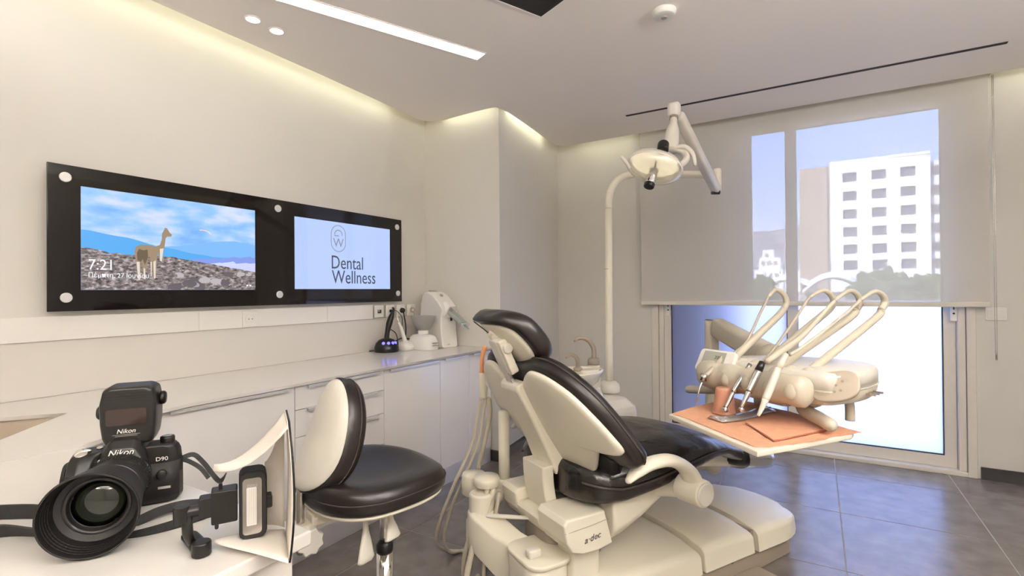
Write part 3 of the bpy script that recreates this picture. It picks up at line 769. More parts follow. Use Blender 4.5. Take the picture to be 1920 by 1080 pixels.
# hills
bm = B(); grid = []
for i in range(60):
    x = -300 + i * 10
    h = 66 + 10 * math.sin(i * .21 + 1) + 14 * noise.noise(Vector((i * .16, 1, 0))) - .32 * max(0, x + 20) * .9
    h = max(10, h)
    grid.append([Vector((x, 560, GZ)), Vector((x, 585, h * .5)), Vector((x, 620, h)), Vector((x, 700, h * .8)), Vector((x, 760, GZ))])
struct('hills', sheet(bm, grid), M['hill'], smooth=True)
# hotel
ht = root('hotel_building', 'tall white block with a grid of windows and sandy side wall', 'building', (5.3, 60, GZ))
hx0, hx1, hz0, hz1 = 1.34 - 5.3, 9.22 - 5.3, 0, 13.72 - GZ
cols = [2.41, 4.765, 7.0]; rows = [12.72, 10.86, 9.06, 7.28, 5.56, 3.98]
cols_w = 1.14; rh = .93
# facade built around its recessed openings: piers and bands
xs = [1.34] + [v for c in cols for v in (c, c + cols_w)] + [9.22]
bm = B()
for i in range(0, len(xs), 2): bb(xs[i] - 5.3, xs[i + 1] - 5.3, 0, .35, 0, hz1, bm)
zz = [hz1] + [v for r in rows for v in (r - GZ, r - rh - GZ)] + [0]
for c in cols:
    for i in range(0, len(zz), 2): bb(c - 5.3, c + cols_w - 5.3, 0, .35, zz[i + 1], zz[i], bm)
obj('facade', bm, M['render_w'], ht)
obj('core', bb(hx0 + .05, hx1 - .05, .5, 9, 0, hz1 - .1), M['reveal'], ht)
obj('parapet', bb(hx0, hx1, -.04, .4, hz1, hz1 + .25), M['render_w'], ht)
obj('side_cladding', bb(-1.35 - 5.3, hx0 - .25, .1, 8, 0, 13.6 - GZ), M['brickc'], ht)
obj('shadow_joint', bb(hx0 - .25, hx0, .3, 8, 0, 13.6 - GZ), M['reveal'], ht)
obj('side_wing', bb(hx1 + .02, hx1 + 6, .7, 9, 0, hz1 - .6), M['render_w'], ht)
for c in cols:
    for r in rows:
        wn = obj('window', bb(c - 5.3 + .04, c + cols_w - 5.3 - .04, .30, .34, r - rh - GZ + .04, r - GZ - .04), M['reveal'], ht)
        obj('pane', bb(c - 5.3 + .12, c + .62 - 5.3, .27, .30, r - rh - GZ + .1, r - GZ - .1), M['win_g'], wn)
        obj('pane', bb(c - 5.3 + .66, c + cols_w - .12 - 5.3, .27, .30, r - rh - GZ + .1, r - GZ - .1), M['win_g'], wn)
for r in rows:
    wn = obj('window', bb(hx1 + .1, hx1 + 1.4, .62, .7, r - rh - GZ, r - GZ), M['reveal'], ht)
    obj('pane', bb(hx1 + .2, hx1 + 1.3, .58, .62, r - rh - GZ + .1, r - GZ - .1), M['win_g'], wn)
# far white houses
fh = root('apartment_building', 'small white stepped apartment block far away below the hills', 'building', (-10.6, 150, GZ))
for k, (x0, x1, z1) in enumerate(((-3.6, 3.4, 15.4), (-2.4, 2.8, 18.6), (-1.6, 1.2, 20.8))):
    f = obj('storey', bb(x0, x1, k * .6, 6, [0, 15.4, 18.6][k], z1), M['render_w'], fh)
    for j in range(int((x1 - x0) / 1.5)):
        for zz_ in ([z1 - 2.2, z1 - 4.6] if k == 0 else [z1 - 2.0]):
            obj('window', bb(x0 + .5 + j * 1.5, x0 + 1.4 + j * 1.5, k * .6 - .05, k * .6, zz_, zz_ + 1.1), M['reveal'], f)
fh2 = root('apartment_building', 'low white house right of the stepped apartment block', 'building', (-3.8, 140, GZ))
f = obj('storey', bb(-2.6, 2.4, 0, 6, 0, 14.6), M['render_w'], fh2)
for j in range(3): obj('window', bb(-2 + j * 1.5, -1.2 + j * 1.5, -.05, 0, 12.4, 13.6), M['reveal'], f)
# shell roof pavilion
pv = root('shell_roof_hall', 'low hall with white curved shell roofs in front of the hotel', 'building', (-.3, 36, GZ))
def shell(x0, x1, h, y0, y1, zb):
    bm = B(); gr = []
    for i in range(17):
        f = i / 16; x = x0 + (x1 - x0) * f; z = zb + h * (1 - (2 * f - 1) ** 2)
        gr.append([Vector((x, y0, z)), Vector((x, (y0 + y1) / 2, z + .35)), Vector((x, y1, z))])
    return sheet(bm, gr)
obj('roof_shell', shell(-2.9, .4, .85, 0, 5, 9.95), M['roof_w'], pv, smooth=True, solid=.08)
obj('roof_shell', shell(-.4, 2.9, .95, -.6, 5, 9.95), M['roof_w'], pv, smooth=True, solid=.08)
obj('hall_wall', bb(-2.7, 2.7, .5, 5, 0, 9.97), M['reveal'], pv)
def tree(x, y, zc, r, label, m, hgt=1.0, seed=0, narrow=False):
    t = root('cypress_tree' if narrow else 'leafy_tree', label, 'tree', (x, y, GZ), group=None)
    bm = B(); bmesh.ops.create_icosphere(bm, subdivisions=5, radius=1)
    for v in bm.verts:
        p = v.co.copy(); d = noise.noise(p * 2.2 + Vector((seed, 0, 0))) * .30 + noise.noise(p * 6 + Vector((seed, 3, 0))) * .20 + noise.noise(p * 15) * .12
        v.co = p * (1 + d); v.co.x *= r; v.co.y *= r; v.co.z = v.co.z * r * hgt + (zc - GZ)
        if narrow: s = max(.12, 1 - max(0, (v.co.z - (zc - GZ)) / (r * hgt)) * .9); v.co.x *= s; v.co.y *= s
    obj('crown', bm, m, t)
    bm = B(); tube(bm, [(0, 0, 0), (.05, 0, (zc - GZ) * .6), (0, 0, zc - GZ)], [.18, .14, .08], 8, 3); obj('trunk', bm, M['bark'], t)
tree(2.6, 30, .75, 1.15, 'round green tree in front of the hotel, left one', M['leaf'], 1.1, 1)
tree(4.3, 38, .35, 1.45, 'round green tree in front of the hotel, right one', M['leaf'], 1.05, 2)
tree(-2.75, 32, .55, .95, 'green tree beside the thin dark cypress', M['leaf'], 1.4, 3)
tree(6.9, 46, .2, 1.6, 'green tree at the right edge of the window view', M['leaf'], 1.1, 5)
tree(-3.12, 30, .4, .26, 'thin dark pointed cypress at the left edge of the view', M['cyp'], 15.5, 4, True)

# ------------------------------------------------------------------ devices on the worktop
ZD = ZW + .0003
t = root('curing_lamp', 'black wand standing in a black dome base with blue lights', 'dental device', (-2.475, 2.455, ZD))
bm = B(); lathe(bm, [(.080, 0), (.082, .006), (.080, .03), (.070, .058), (.050, .080), (.025, .090), (0, .092)], 36); obj('dome_base', bm, M['black'], t, smooth=True)
for a in (-62, -34, -8, 14):
    ph = R(a); p = Vector((math.cos(ph) * .068, math.sin(ph) * .068, .062))
    bm = B(); lathe(bm, [(.010, -.004), (.010, .002), (.005, .005)], 14, frame_mt(p, (-math.sin(ph), math.cos(ph), 0), (-math.cos(ph) * .5, -math.sin(ph) * .5, 1)))
    obj('blue_light', bm, M['bluel'], t, smooth=True)
bm = B(); tube(bm, [(0, 0, .085), (.004, .004, .13), (.012, .014, .19), (.02, .026, .235), (.026, .034, .262)], [.017, .016, .021, .018, .010], 14, 5); obj('wand', bm, M['black'], t, smooth=True)
bm = B(); tube(bm, [(.026, .034, .26), (.026, .040, .275), (.020, .048, .288), (.0, .058, .292)], [.010, .0075, .0065, .006], 10, 5); obj('light_guide', bm, M['black'], t, smooth=True)
bm = B(); tube(bm, [(.0, .03, .15), (.03, .055, .12), (.035, .07, .06), (.02, .085, .01)], .0035, 8, 5); obj('cable', bm, M['black'], t, smooth=True)
bm = B(); tube(bm, [(-.07, -.02, .006), (-.095, -.05, .005), (-.10, -.06, .005)], .004, 8, 5); obj('rear_cable', bm, M['black'], t, smooth=True)
t = root('scaler_stand', 'white slim handpiece standing in a white charging base', 'dental device', (-2.44, 2.602, ZD))
bm = B(); puff(bm, rrect(.125, .10, .04, 5), 0, .055, .03, both=False, dome=.012)
obj('charging_base', bm, M['plastic_w'], t, smooth=True)
bm = B(); tube(bm, [(-.005, 0, .055), (-.012, -.006, .09), (-.03, -.012, .15), (-.045, -.02, .19)], [.017, .014, .011, .008], 14, 5); obj('handpiece', bm, M['plastic_w'], t, smooth=True)
bm = B(); tube(bm, [(-.045, -.02, .19), (-.055, -.024, .225), (-.058, -.026, .262)], [.0045, .003, .0015], 8, 5); obj('steel_tip', bm, M['steel'], t, smooth=True)
bm = B(); tube(bm, [(-.05, -.035, .02), (-.085, -.02, .05), (-.06, .03, .075), (.0, .04, .07)], .0045, 8, 5); obj('cable', bm, M['black'], t, smooth=True)
# alginate mixer with bowl
t = root('bowl_mixer', 'low cream mixer carrying a grey translucent bowl', 'dental device', (-2.355, 2.685, ZD), -8)
PLY = [(math.copysign(abs(math.cos(a)) ** .7, math.cos(a)) * .118, math.copysign(abs(math.sin(a)) ** .7, math.sin(a)) * .072) for a in [2 * PI * k / 36 for k in range(36)]]
bm = B(); loft(bm, [[Vector((x * s, y * s, z)) for x, y in PLY] for s, z in ((.98, 0), (1, .004), (1.0, .035), (.96, .06), (.86, .085), (.66, .100), (.3, .106))]); obj('body', bm, M['plastic_w'], t, smooth=True)
bm = B(); lathe(bm, [(.036, .10), (.036, .128), (.03, .134)], 24, Matrix.Translation((.0, 0, 0))); obj('collar', bm, M['plastic_w'], t, smooth=False, bev=.002)
bm = B(); lathe(bm, [(.030, .134), (.045, .139), (.072, .185), (.086, .228), (.088, .232), (.082, .230), (.068, .19), (.040, .146), (.0, .143)], 36); obj('bowl', bm, M['smoke'], t, smooth=True)
bm = B()
for z in (.03, .048): bb(.10, .139, -.02, .02, z, z + .003, bm)
obj('control_marks', bm, M['gprint'], t)
# impression material mixing machine
t = root('mixing_machine', 'tall cream mixing machine with a tilted grey cartridge pair', 'dental device', (-2.36, 2.872, ZD), -8)
prof = [(-.13, 0), (-.135, .16), (-.125, .28), (-.105, .37), (-.075, .398), (-.03, .396), (.02, .37), (.07, .325), (.105, .285), (.112, .255), (.10, .22), (.098, .14), (.115, .0)]
pp = smooth_path([(a, 0, b) for a, b in prof], 3)
prof = [(p.x, p.z) for p in pp]
def ringp(prof, y, s=1.0):
    cx = sum(p[0] for p in prof) / len(prof); cz = sum(p[1] for p in prof) / len(prof)
    return [Vector((cx + (a - cx) * s, y, max(0, cz + (b - cz) * s))) for a, b in prof]
bm = B(); loft(bm, [ringp(prof, y, s) for y, s in ((-.076, .93), (-.071, .98), (-.06, 1), (.06, 1), (.071, .98), (.076, .93))]); obj('body', bm, M['plastic_w'], t, smooth=False, bev=.004, ang=20)
MP = frame_mt((-.052, 0, .397), (1, 0, -.35), (0, 1, 0))
obj('display', prism(B(), rrect(.07, .06, .004), 0.001, .005, MP), M['gprint'], t)
MP = frame_mt((.022, 0, .3725), (1, 0, -.75), (0, 1, 0))
bm = B(); lathe(bm, [(.013, 0), (.013, .004), (.010, .005), (.010, .003), (0, .003)], 20, MP); obj('button', bm, M['gprint'], t)
MP = frame_mt((.1035, 0, .20), (0, 1, 0), (0, 0, 1))
obj('rocker_switch', prism(B(), rrect(.014, .022, .003, cx=.02), -.004, .003, MP), M['black'], t)
obj('rocker_switch', prism(B(), rrect(.01, .014, .003, cx=.02, cy=.032), -.004, .003, MP), M['black'], t)
dirn = Vector((.84, 0, -.54)).normalized()
a = Vector((.092, 0, .272))
bm = B(); tube(bm, [a - dirn * .04, a + dirn * .03, a + dirn * .034], [.046, .046, .040], 28, 1); obj('snout', bm, M['plastic_w'], t, smooth=False, bev=.003)
bm = B(); bmesh.ops.create_cube(bm, size=1, matrix=frame_mt(a + dirn * .036, dirn, (0, 1, 0)) @ Matrix.Diagonal((.01, .075, .095, 1))); obj('cartridge_plate', bm, M['chrome'], t, bev=.004)
for s in (-1, 1):
    bm = B(); cyl(bm, a + dirn * .04 + Vector((0, s * .019, 0)), a + dirn * .175 + Vector((0, s * .019, 0)), .0165, n=18)
    c = obj('cartridge', bm, M['cartr'], t, smooth=False, bev=.001)
    bm = B(); cyl(bm, a + dirn * .1752 + Vector((0, s * .019, 0)), a + dirn * .188 + Vector((0, s * .019, 0)), .0168, n=18); obj('end_band', bm, M['teal'], c)
bm = B(); bmesh.ops.create_cube(bm, size=1, matrix=frame_mt(a + dirn * .197, dirn, (0, 1, 0)) @ Matrix.Diagonal((.016, .085, .03, 1))); obj('end_cap', bm, M['chrome'], t, bev=.004)
bm = B(); cyl(bm, a + dirn * .205, a + dirn * .245, .009, .004, 12); obj('nozzle', bm, M['teal'], t, smooth=True)
text('lettering', 'mix', .018, M['gprint'], t, frame_mt((.1135, -.03, .018), (0, 1, 0), (.0, 0, 1)))

# ------------------------------------------------------------------ dental chair (local: x towards the feet, y towards the patient's left)
AX = 60.6
ca_, sa_ = math.cos(R(AX)), math.sin(R(AX))
def cw(x, y):   # chair frame (x, y) -> world
    return (x * ca_ - y * sa_, x * sa_ + y * ca_)
OXC, OYC = 1.6, 1.6
def k3(x, y, z): return Vector((x - OXC, y, z))          # y relative to the middle plane
def tk(pts): return [k3(*p) for p in pts]
ch = root('dental_chair', 'cream dental chair with black upholstery reclined in the middle of the room', 'dental chair', (*cw(OXC, OYC), 0), AX)

# --- floor base: three cover sections, skirt and plate
def base_sec(name, x0, x1, nose=0.0, zt0=.20, zt1=.20, m='dental'):
    """cross sections along x; each a rounded hood 0.5 wide"""
    rings = []
    N = 9
    for i in range(N + 1):
        f = i / N; x = x0 + (x1 - x0) * f
        hw = .255; zt = zt0 + (zt1 - zt0) * f
        if nose:
            q = max(0, (f - .35) / .65); hw = .255 * math.sqrt(max(0.02, 1 - (q ** 2.4) * .93)); zt = .092 + (zt - .092) * math.sqrt(max(.0, 1 - q ** 3.2)) * .98 + .002
        ed = .012 if (i == 0 or (i == N and not nose)) else 0
        zl = .088
        sec = [(-hw, zl)] + [(-hw + .006 + (.05) * (1 - math.cos(a)), zl + .012 + (zt - zl - .035 - ed) * .62 + (zt - zl) * .25 * math.sin(a)) for a in [PI / 2 * k / 5 for k in range(6)]]
        top = sec[-1][1]
        mid = [(-hw * .55, top + .012), (-hw * .2, top + .018), (hw * .2, top + .018), (hw * .55, top + .012)]
        full = sec + mid + [(-a, b) for a, b in sec[::-1]]
        full = [(a, min(b, zt - ed + .02)) for a, b in full]
        rings.append([k3(x, a, b) for a, b in full])
    bm = B(); loft(bm, rings); return obj(name, bm, M[m], ch, smooth=False, bev=.006, seg=3, ang=28)
base_sec('base_cover', 1.10, 1.605, 0, .235, .205)
base_sec('base_cover', 1.622, 1.925, 0, .222, .207)
base_sec('base_cover', 1.950, 2.385, 1, .212, .195)
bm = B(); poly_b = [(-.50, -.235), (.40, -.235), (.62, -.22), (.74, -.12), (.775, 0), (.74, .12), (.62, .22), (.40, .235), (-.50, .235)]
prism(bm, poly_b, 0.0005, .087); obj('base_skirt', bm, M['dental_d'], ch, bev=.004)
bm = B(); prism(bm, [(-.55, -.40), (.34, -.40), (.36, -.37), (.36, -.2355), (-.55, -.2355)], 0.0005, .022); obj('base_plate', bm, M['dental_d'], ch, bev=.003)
for x in (1.945,):
    bm = B(); bb(x - OXC - .012, x - OXC + .012, -.225, .225, .07, .17, bm); obj('joint_strip', bm, M['dental_d'], ch)
bm = B(); cyl(bm, k3(1.80, -.2345, .078), k3(1.80, -.2365, .078), .007, n=12); obj('screw_cap', bm, M['seal'], ch)
# --- lift column and rear mechanism
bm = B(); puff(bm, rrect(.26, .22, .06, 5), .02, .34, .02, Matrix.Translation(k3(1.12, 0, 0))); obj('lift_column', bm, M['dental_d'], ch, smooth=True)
bm = B(); puff(bm, rrect(.13, .11, .03, 4), 0.001, .305, .01, Matrix.Translation(k3(1.085, -.145, 0))); obj('rear_foot', bm, M['dental'], ch, smooth=True)
bm = B(); cyl(bm, k3(1.055, -.2, .20), k3(1.055, -.2035, .20), .009, n=16); cyl(bm, k3(1.02, -.196, .2), k3(1.016, -.2, .2), .009, n=16, ); obj('screw_hole', bm, M['seal'], ch)
bm = B(); puff(bm, [(a - .66, b - .1) for a, b in rrect(.16, .20, .05, 5)], 0.0005, .272, .012); obj('service_housing', bm, M['dental'], ch, smooth=True)
bm = B(); puff(bm, [(a - .655, b - .1) for a, b in rrect(.175, .215, .055, 5)], .273, .29, .006); obj('housing_lid', bm, M['dental'], ch, smooth=True)
bm = B(); puff(bm, rrect(.05, .035, .01, 3), .291, .318, .006, Matrix.Translation(k3(.905, -.13, 0))); obj('lid_knob', bm, M['dental_l'], ch, smooth=True)
# arm housing reaching to the assistant's post
rings = []
for (x, y, zb, zt_2, hw) in ((.95, -.02, .12, .27, .055), (.90, .04, .15, .30, .055), (.86, .12, .20, .34, .055), (.85, .17, .22, .35, .05)):
    rings.append([k3(x + dx * hw, y - dx * .01, z) for dx, z in ((-1, zb), (1, zb), (1.1, (zb + zt_2) / 2), (1, zt_2), (-1, zt_2), (-1.1, (zb + zt_2) / 2))])
bm = B(); loft(bm, rings); obj('support_arm', bm, M['dental'], ch, smooth=False, bev=.012, seg=3)
bm = B(); lathe(bm, [(.058, .20), (.062, .21), (.062, .30), (.056, .31), (.056, .335), (.05, .34)], 28, Matrix.Translation(k3(.865, .19, 0))); obj('pivot', bm, M['dental'], ch, smooth=False, bev=.003)
bm = B(); lathe(bm, [(.05, .3405), (.05, .40), (.044, .41)], 28, Matrix.Translation(k3(.865, .19, 0))); obj('pivot_column', bm, M['dental'], ch, smooth=False, bev=.003)
bm = B(); tube(bm, tk([(.86, .12, .345), (.93, .06, .347), (1.0, .0, .35)]), [.012, .012, .009], 12, 4, flat=.55, rnd=True); obj('brake_lever', bm, M['dental_l'], ch, smooth=True)
# --- carriage (seat tray) with its two shoulders and the centre recess
def hull(y0, y1, poly, name, dz=0):
    rings = []
    cx = sum(p[0] for p in poly) / len(poly); cz = sum(p[1] for p in poly) / len(poly)
    for y, s in ((y0, .93), (y0 + .004, .975), (y0 + .014, 1), (y1 - .014, 1), (y1 - .004, .975), (y1, .93)):
        rings.append([k3(cx + (x - cx) * s, y, cz + (z - cz) * s) for x, z in poly])
    bm = B(); loft(bm, rings); return obj(name, bm, M['dental'], ch, smooth=False, bev=.006, seg=3, ang=22)
SHO = [(.952, .425), (.966, .442), (1.05, .443), (1.128, .443), (1.163, .322), (1.10, .312), (1.03, .314), (.985, .330), (.962, .365)]
hull(-.245, -.076, SHO, 'carriage_shoulder'); hull(.076, .19, SHO, 'carriage_shoulder')
hull(-.076, .076, [(.957, .385), (.968, .398), (1.14, .398), (1.15, .33), (1.03, .318), (.985, .332), (.964, .362)], 'carriage_centre')
# seam strip on the near shoulder
bm = B(); tube(bm, tk([(.958, -.2435, .400), (1.05, -.2462, .405), (1.140, -.2445, .412)]), .0012, 6, 2); obj('seam_line', bm, M['dental_d'], ch)
# front housing under the seat
rings = []
for x, zt_2, zb, hw in ((1.168, .458, .300, .243), (1.23, .466, .315, .243), (1.32, .475, .345, .235), (1.42, .49, .385, .22), (1.52, .505, .43, .19), (1.62, .512, .475, .15)):
    r_ = []
    for a, b in ((-1, 1), (-1, .35), (-.86, .08), (-.6, 0), (.6, 0), (.86, .08), (1, .35), (1, 1)):
        r_.append(k3(x, a * hw, zb + (zt_2 - zb) * b))
    rings.append(r_)
bm = B(); loft(bm, rings); obj('seat_housing', bm, M['dental'], ch, smooth=False, bev=.012, seg=4, ang=25)
text('lettering', 'a·dec', .030, M['dprint'], ch, frame_mt(k3(1.035, -.2466, .350), (1, 0, .12), (0, 0, 1)), shear=.3, xs=1.1)
# --- leg rest and seat cushion, one long upholstery
st = [  # x, half width, z top mid, z side seam, z bottom
    (1.045, .13, .56, .53, .47), (1.06, .20, .585, .53, .455), (1.09, .245, .60, .525, .447), (1.13, .275, .61, .52, .445), (1.20, .292, .625, .515, .447), (1.35, .30, .635, .53, .465), (1.50, .292, .640, .548, .487),
    (1.65, .27, .620, .555, .508), (1.78, .24, .586, .542, .508), (1.88, .218, .548, .508, .465), (1.93, .21, .530, .49, .445)]
rings = []
for x, hw, zt_2, zs, zb in st:
    n = 22; r_ = []
    for i in range(n):
        a = 2 * PI * i / n; c, s = math.cos(a), math.sin(a)
        y = hw * (abs(c) ** .55) * (1 if c > 0 else -1)
        if s >= 0:
            z = zs + (zt_2 - zs) * (s ** .8) - (0.012 * math.cos(y / hw * PI) if abs(y) < hw * .5 and x < 1.6 else 0) * s
        else: z = zs + (zs - zb) * (-(abs(s) ** .5))
        wr = noise.noise(Vector((x * 5.0 + y * 3, y * 9 - x * 5, 1.3))) * .011 if s > 0.1 else 0
        wr += (abs(noise.noise(Vector((x * 13 + y * 9, y * 7 - x * 9, 4.3)))) * -.012 if s > .1 else 0)
        r_.append(k3(x, y, z + wr * min(1, s * 2)))
    rings.append(r_)
R2 = []
for i in range(len(rings) - 1):
    for f in (0, .34, .67):
        a = rings[i]; b = rings[i + 1]
        q = [p.lerp(r, f) for p, r in zip(a, b)]
        for v in q:
            if v.z > .5: v.z += -abs(noise.noise(Vector((v.x * 16 + v.y * 10, v.y * 13 - v.x * 12, 7)))) * .011 + .003
        R2.append(q)
R2.append(rings[-1])
bm = B(); loft(bm, R2); cush = obj('seat_cushion', bm, M['leather'], ch, smooth=True, sub=2)
for s in (-1, 1):
    bm = B(); tube(bm, tk([(x, s * (hw + .001), zs + .006) for x, hw, _, zs, _ in st[1:9]]), .0045, 6, 4); obj('piping', bm, M['seam'], cush, smooth=True)
# leg-rest shell under the cushion and toe board
rings = []
for x, hw, zt_2, zb in ((1.58, .12, .50, .455), (1.75, .13, .50, .44), (1.92, .13, .468, .41), (2.02, .125, .432, .385), (2.10, .11, .405, .375)):
    rings.append([k3(x, a * hw, zb + (zt_2 - zb) * b) for a, b in ((-1, 1), (-1, .4), (-.8, 0), (.8, 0), (1, .4), (1, 1))])
bm = B(); loft(bm, rings); obj('legrest_shell', bm, M['dental'], ch, smooth=False, bev=.008, seg=3, ang=25)
tst = [(1.90, .205, .525, .43), (1.96, .203, .512, .41), (2.05, .195, .494, .395), (2.12, .187, .476, .378), (2.18, .172, .460, .366), (2.22, .145, .444, .364), (2.238, .09, .424, .378)]
def toe(infl):
    rings = []
    for x, hw, zt_2, zb in tst:
        if infl and x < 1.95: continue
        n = 24; zc = (zt_2 + zb) / 2; hz = (zt_2 - zb) / 2 + infl
        rings.append([k3(x + infl * (1.6 if x > 2.2 else 0), (hw + infl) * abs(math.cos(a)) ** .5 * (1 if math.cos(a) > 0 else -1), zc + hz * abs(math.sin(a)) ** .7 * (1 if math.sin(a) > 0 else -1)
                 + (infl * .6 * noise.noise(Vector((x * 20, math.cos(a) * 3, math.sin(a) * 6))) if infl else 0)) for a in [2 * PI * i / n for i in range(n)]])
    return rings
bm = B(); loft(bm, toe(0)); obj('toe_pad', bm, M['leather_s'], ch, smooth=True, sub=1)
bm = B(); loft(bm, toe(.007), cap0=False); tc_ = obj('toe_cover', bm, M['wrap'], ch, smooth=True, sub=1); tc_['label'] = 'clear plastic cover pulled over the foot end'

# --- armrest on the near side, and its twin beyond
def arm(s):
    pts = tk([(1.120, s * .375, .592), (1.155, s * .375, .612), (1.22, s * .375, .628), (1.30, s * .373, .622), (1.365, s * .37, .592), (1.41, s * .365, .55), (1.432, s * .36, .50), (1.430, s * .355, .488)])
    bm = B(); tube(bm, pts, [.016, .027, .032, .034, .036, .040, .046, .044], 18, 5, flat=.62, rnd=True)
    a = obj('armrest', bm, M['dental'], ch, smooth=True)
    bm = B(); cyl(bm, k3(1.43, s * .31, .492), k3(1.43, s * .412, .492), .050, .047, 30); obj('arm_hub', bm, M['dental'], a, smooth=False, bev=.006)
    bm = B(); cyl(bm, k3(1.43, s * .4125, .492), k3(1.43, s * .418, .492), .041, .038, 30); obj('hub_cap', bm, M['dental_l'], a, smooth=False, bev=.002)
    bm = B(); tube(bm, tk([(1.43, s * .33, .49), (1.42, s * .26, .47), (1.40, s * .20, .45)]), [.036, .034, .03], 14, 4); obj('arm_bracket', bm, M['dental'], a, smooth=True)
arm(-1); arm(1)

# --- backrest in a tilted frame: u = across (patient's left), v = up along the back, w = towards the patient
P0 = k3(1.013, 0, .709)
BM = Matrix(((0, -.5, .866, P0.x), (1, 0, 0, P0.y), (0, .866, .5, P0.z), (0, 0, 0, 1)))
half = [(.0, .185), (.055, .190), (.085, .215), (.125, .245), (.165, .250), (.225, .232), (.300, .180), (.355, .105), (.395, .03), (.415, -.02), (.405, -.042), (.375, -.042), (.335, -.036), (.300, -.055), (.268, -.10), (.235, -.145), (.185, -.195), (.11, -.235), (.0, -.262)]
def outline(sc_=1.0, off=0.0):
    hp = smooth_path([(a, b, 0) for a, b in half], 3)
    rgt = [(p.x, p.y) for p in hp]
    full = [(-a, b) for a, b in rgt] + [(a, b) for a, b in rgt[::-1][1:-1]]
    return [(a * sc_, b * sc_ + off) for a, b in full]
def bend(v): # curve of the shell: edges wrap slightly to the patient, lower end swings in
    u, h, w_ = v
    return Vector((u, h, w_ + .22 * u * u - .015 + .10 * max(0, -h) ** 1.5))
def bputty(ol, levels, m, name, par, smooth=True, sub=0, bev=0):
    """levels: list of (inset scale, w)"""
    cx, cy = 0, -.02; rings = []
    for s, w_ in levels:
        rings.append([BM @ bend(((a - cx) * s + cx, (b - cy) * s + cy, w_)) for a, b in ol])
    bm = B(); loft(bm, rings); return obj(name, bm, M[m], par, smooth=smooth, sub=sub, bev=bev)
olx = outline()
shell_o = bputty(olx, [(.12, -.010), (.5, -.008), (.85, -.004), (.96, .0), (.99, .004), (1.0, .010), (1.0, .018), (.985, .022), (.5, .026), (.1, .026)], 'dental', 'back_shell', ch)
half_s = half[:]
cu = [(.0, .25), (.07, .262), (.13, .272), (.19, .268), (.25, .242), (.315, .185), (.365, .11), (.398, .03), (.418, -.04), (.425, -.095), (.40, -.125), (.35, -.10), (.315, -.12), (.29, -.16), (.26, -.21), (.21, -.26), (.11, -.30), (0, -.31)]
half = cu
ol2 = outline()
bc = bputty(ol2, [(.3, .024), (.9, .024), (.96, .028), (.985, .036), (1.0, .052), (1.0, .066), (.985, .080), (.95, .090), (.88, .094), (.5, .100), (.15, .098)], 'leather_s', 'back_cushion', ch)
bm = B(); pth = [BM @ bend((a * 1.002, b * 1.002, .060)) for a, b in ol2]; tube(bm, pth + [pth[0]], .0035, 6, 1); obj('piping', bm, M['seam'], bc, smooth=True)
# centre spine on the back shell
def sp_ring(v, hw, w0, w1):
    return [BM @ Vector((a * hw, v, b)) for a, b in ((-1, w1), (-.97, w0 + .008), (-.86, w0), (.86, w0), (.97, w0 + .008), (1, w1))]
bm = B(); loft(bm, [sp_ring(v, hw, w0, w1) for v, hw, w0, w1 in ((.198, .066, -.036, .0), (.18, .070, -.044, .0), (.05, .074, -.048, .0), (-.06, .077, -.054, .0), (-.145, .080, -.064, .0), (-.175, .080, -.066, .01))])
obj('back_spine', bm, M['dental'], ch, smooth=False, bev=.008, seg=3, ang=20)
# bracket from the spine down into the carriage
bpts = [(.982, .562), (.985, .50), (.995, .44), (1.012, .385), (1.02, .36)]
rings = []
for x, z in [(p.x, p.z) for p in smooth_path([(a, 0, b) for a, b in bpts], 3)]:
    rings.append([k3(x + dx, y, z) for dx, y in ((0.004, -.072), (.0, -.066), (.0, .066), (.004, .072), (.048, .072), (.048, -.072))])
bm = B(); loft(bm, rings); obj('back_bracket', bm, M['dental'], ch, smooth=False, bev=.004, ang=40)
# --- headrest
Hc = k3(.868, 0, 1.018); HM = Matrix(((0, -.63, .777, Hc.x), (1, 0, 0, 0), (0, .777, .63, Hc.z), (0, 0, 0, 1)))
hs = [(math.copysign(abs(math.cos(a)) ** .75, math.cos(a)) * (.150 - .022 * math.sin(a)), math.copysign(abs(math.sin(a)) ** .85, math.sin(a)) * .130) for a in [2 * PI * k / 40 for k in range(40)]]
def hb(u, v, w_): return HM @ Vector((u, v, w_ + .9 * u * u - (1.6 * max(0, v - .05) ** 1.5) + .0))
bm = B(); loft(bm, [[hb(a * s, b * s, w_) for a, b in hs] for s, w_ in ((.5, .006), (.9, .004), (.97, .0), (1.03, .008), (1.06, .03), (1.05, .052), (.98, .066), (.8, .073), (.4, .074), (.1, .074))])
hp_ = obj('headrest_pad', bm, M['leather_s'], ch, smooth=True)
bm = B(); loft(bm, [[hb(a * s, b * s * .95 - .005, w_) for a, b in hs] for s, w_ in ((.2, -.012), (.75, -.010), (.82, -.004), (.84, .004))]); obj('headrest_plate', bm, M['dental'], ch, smooth=True)
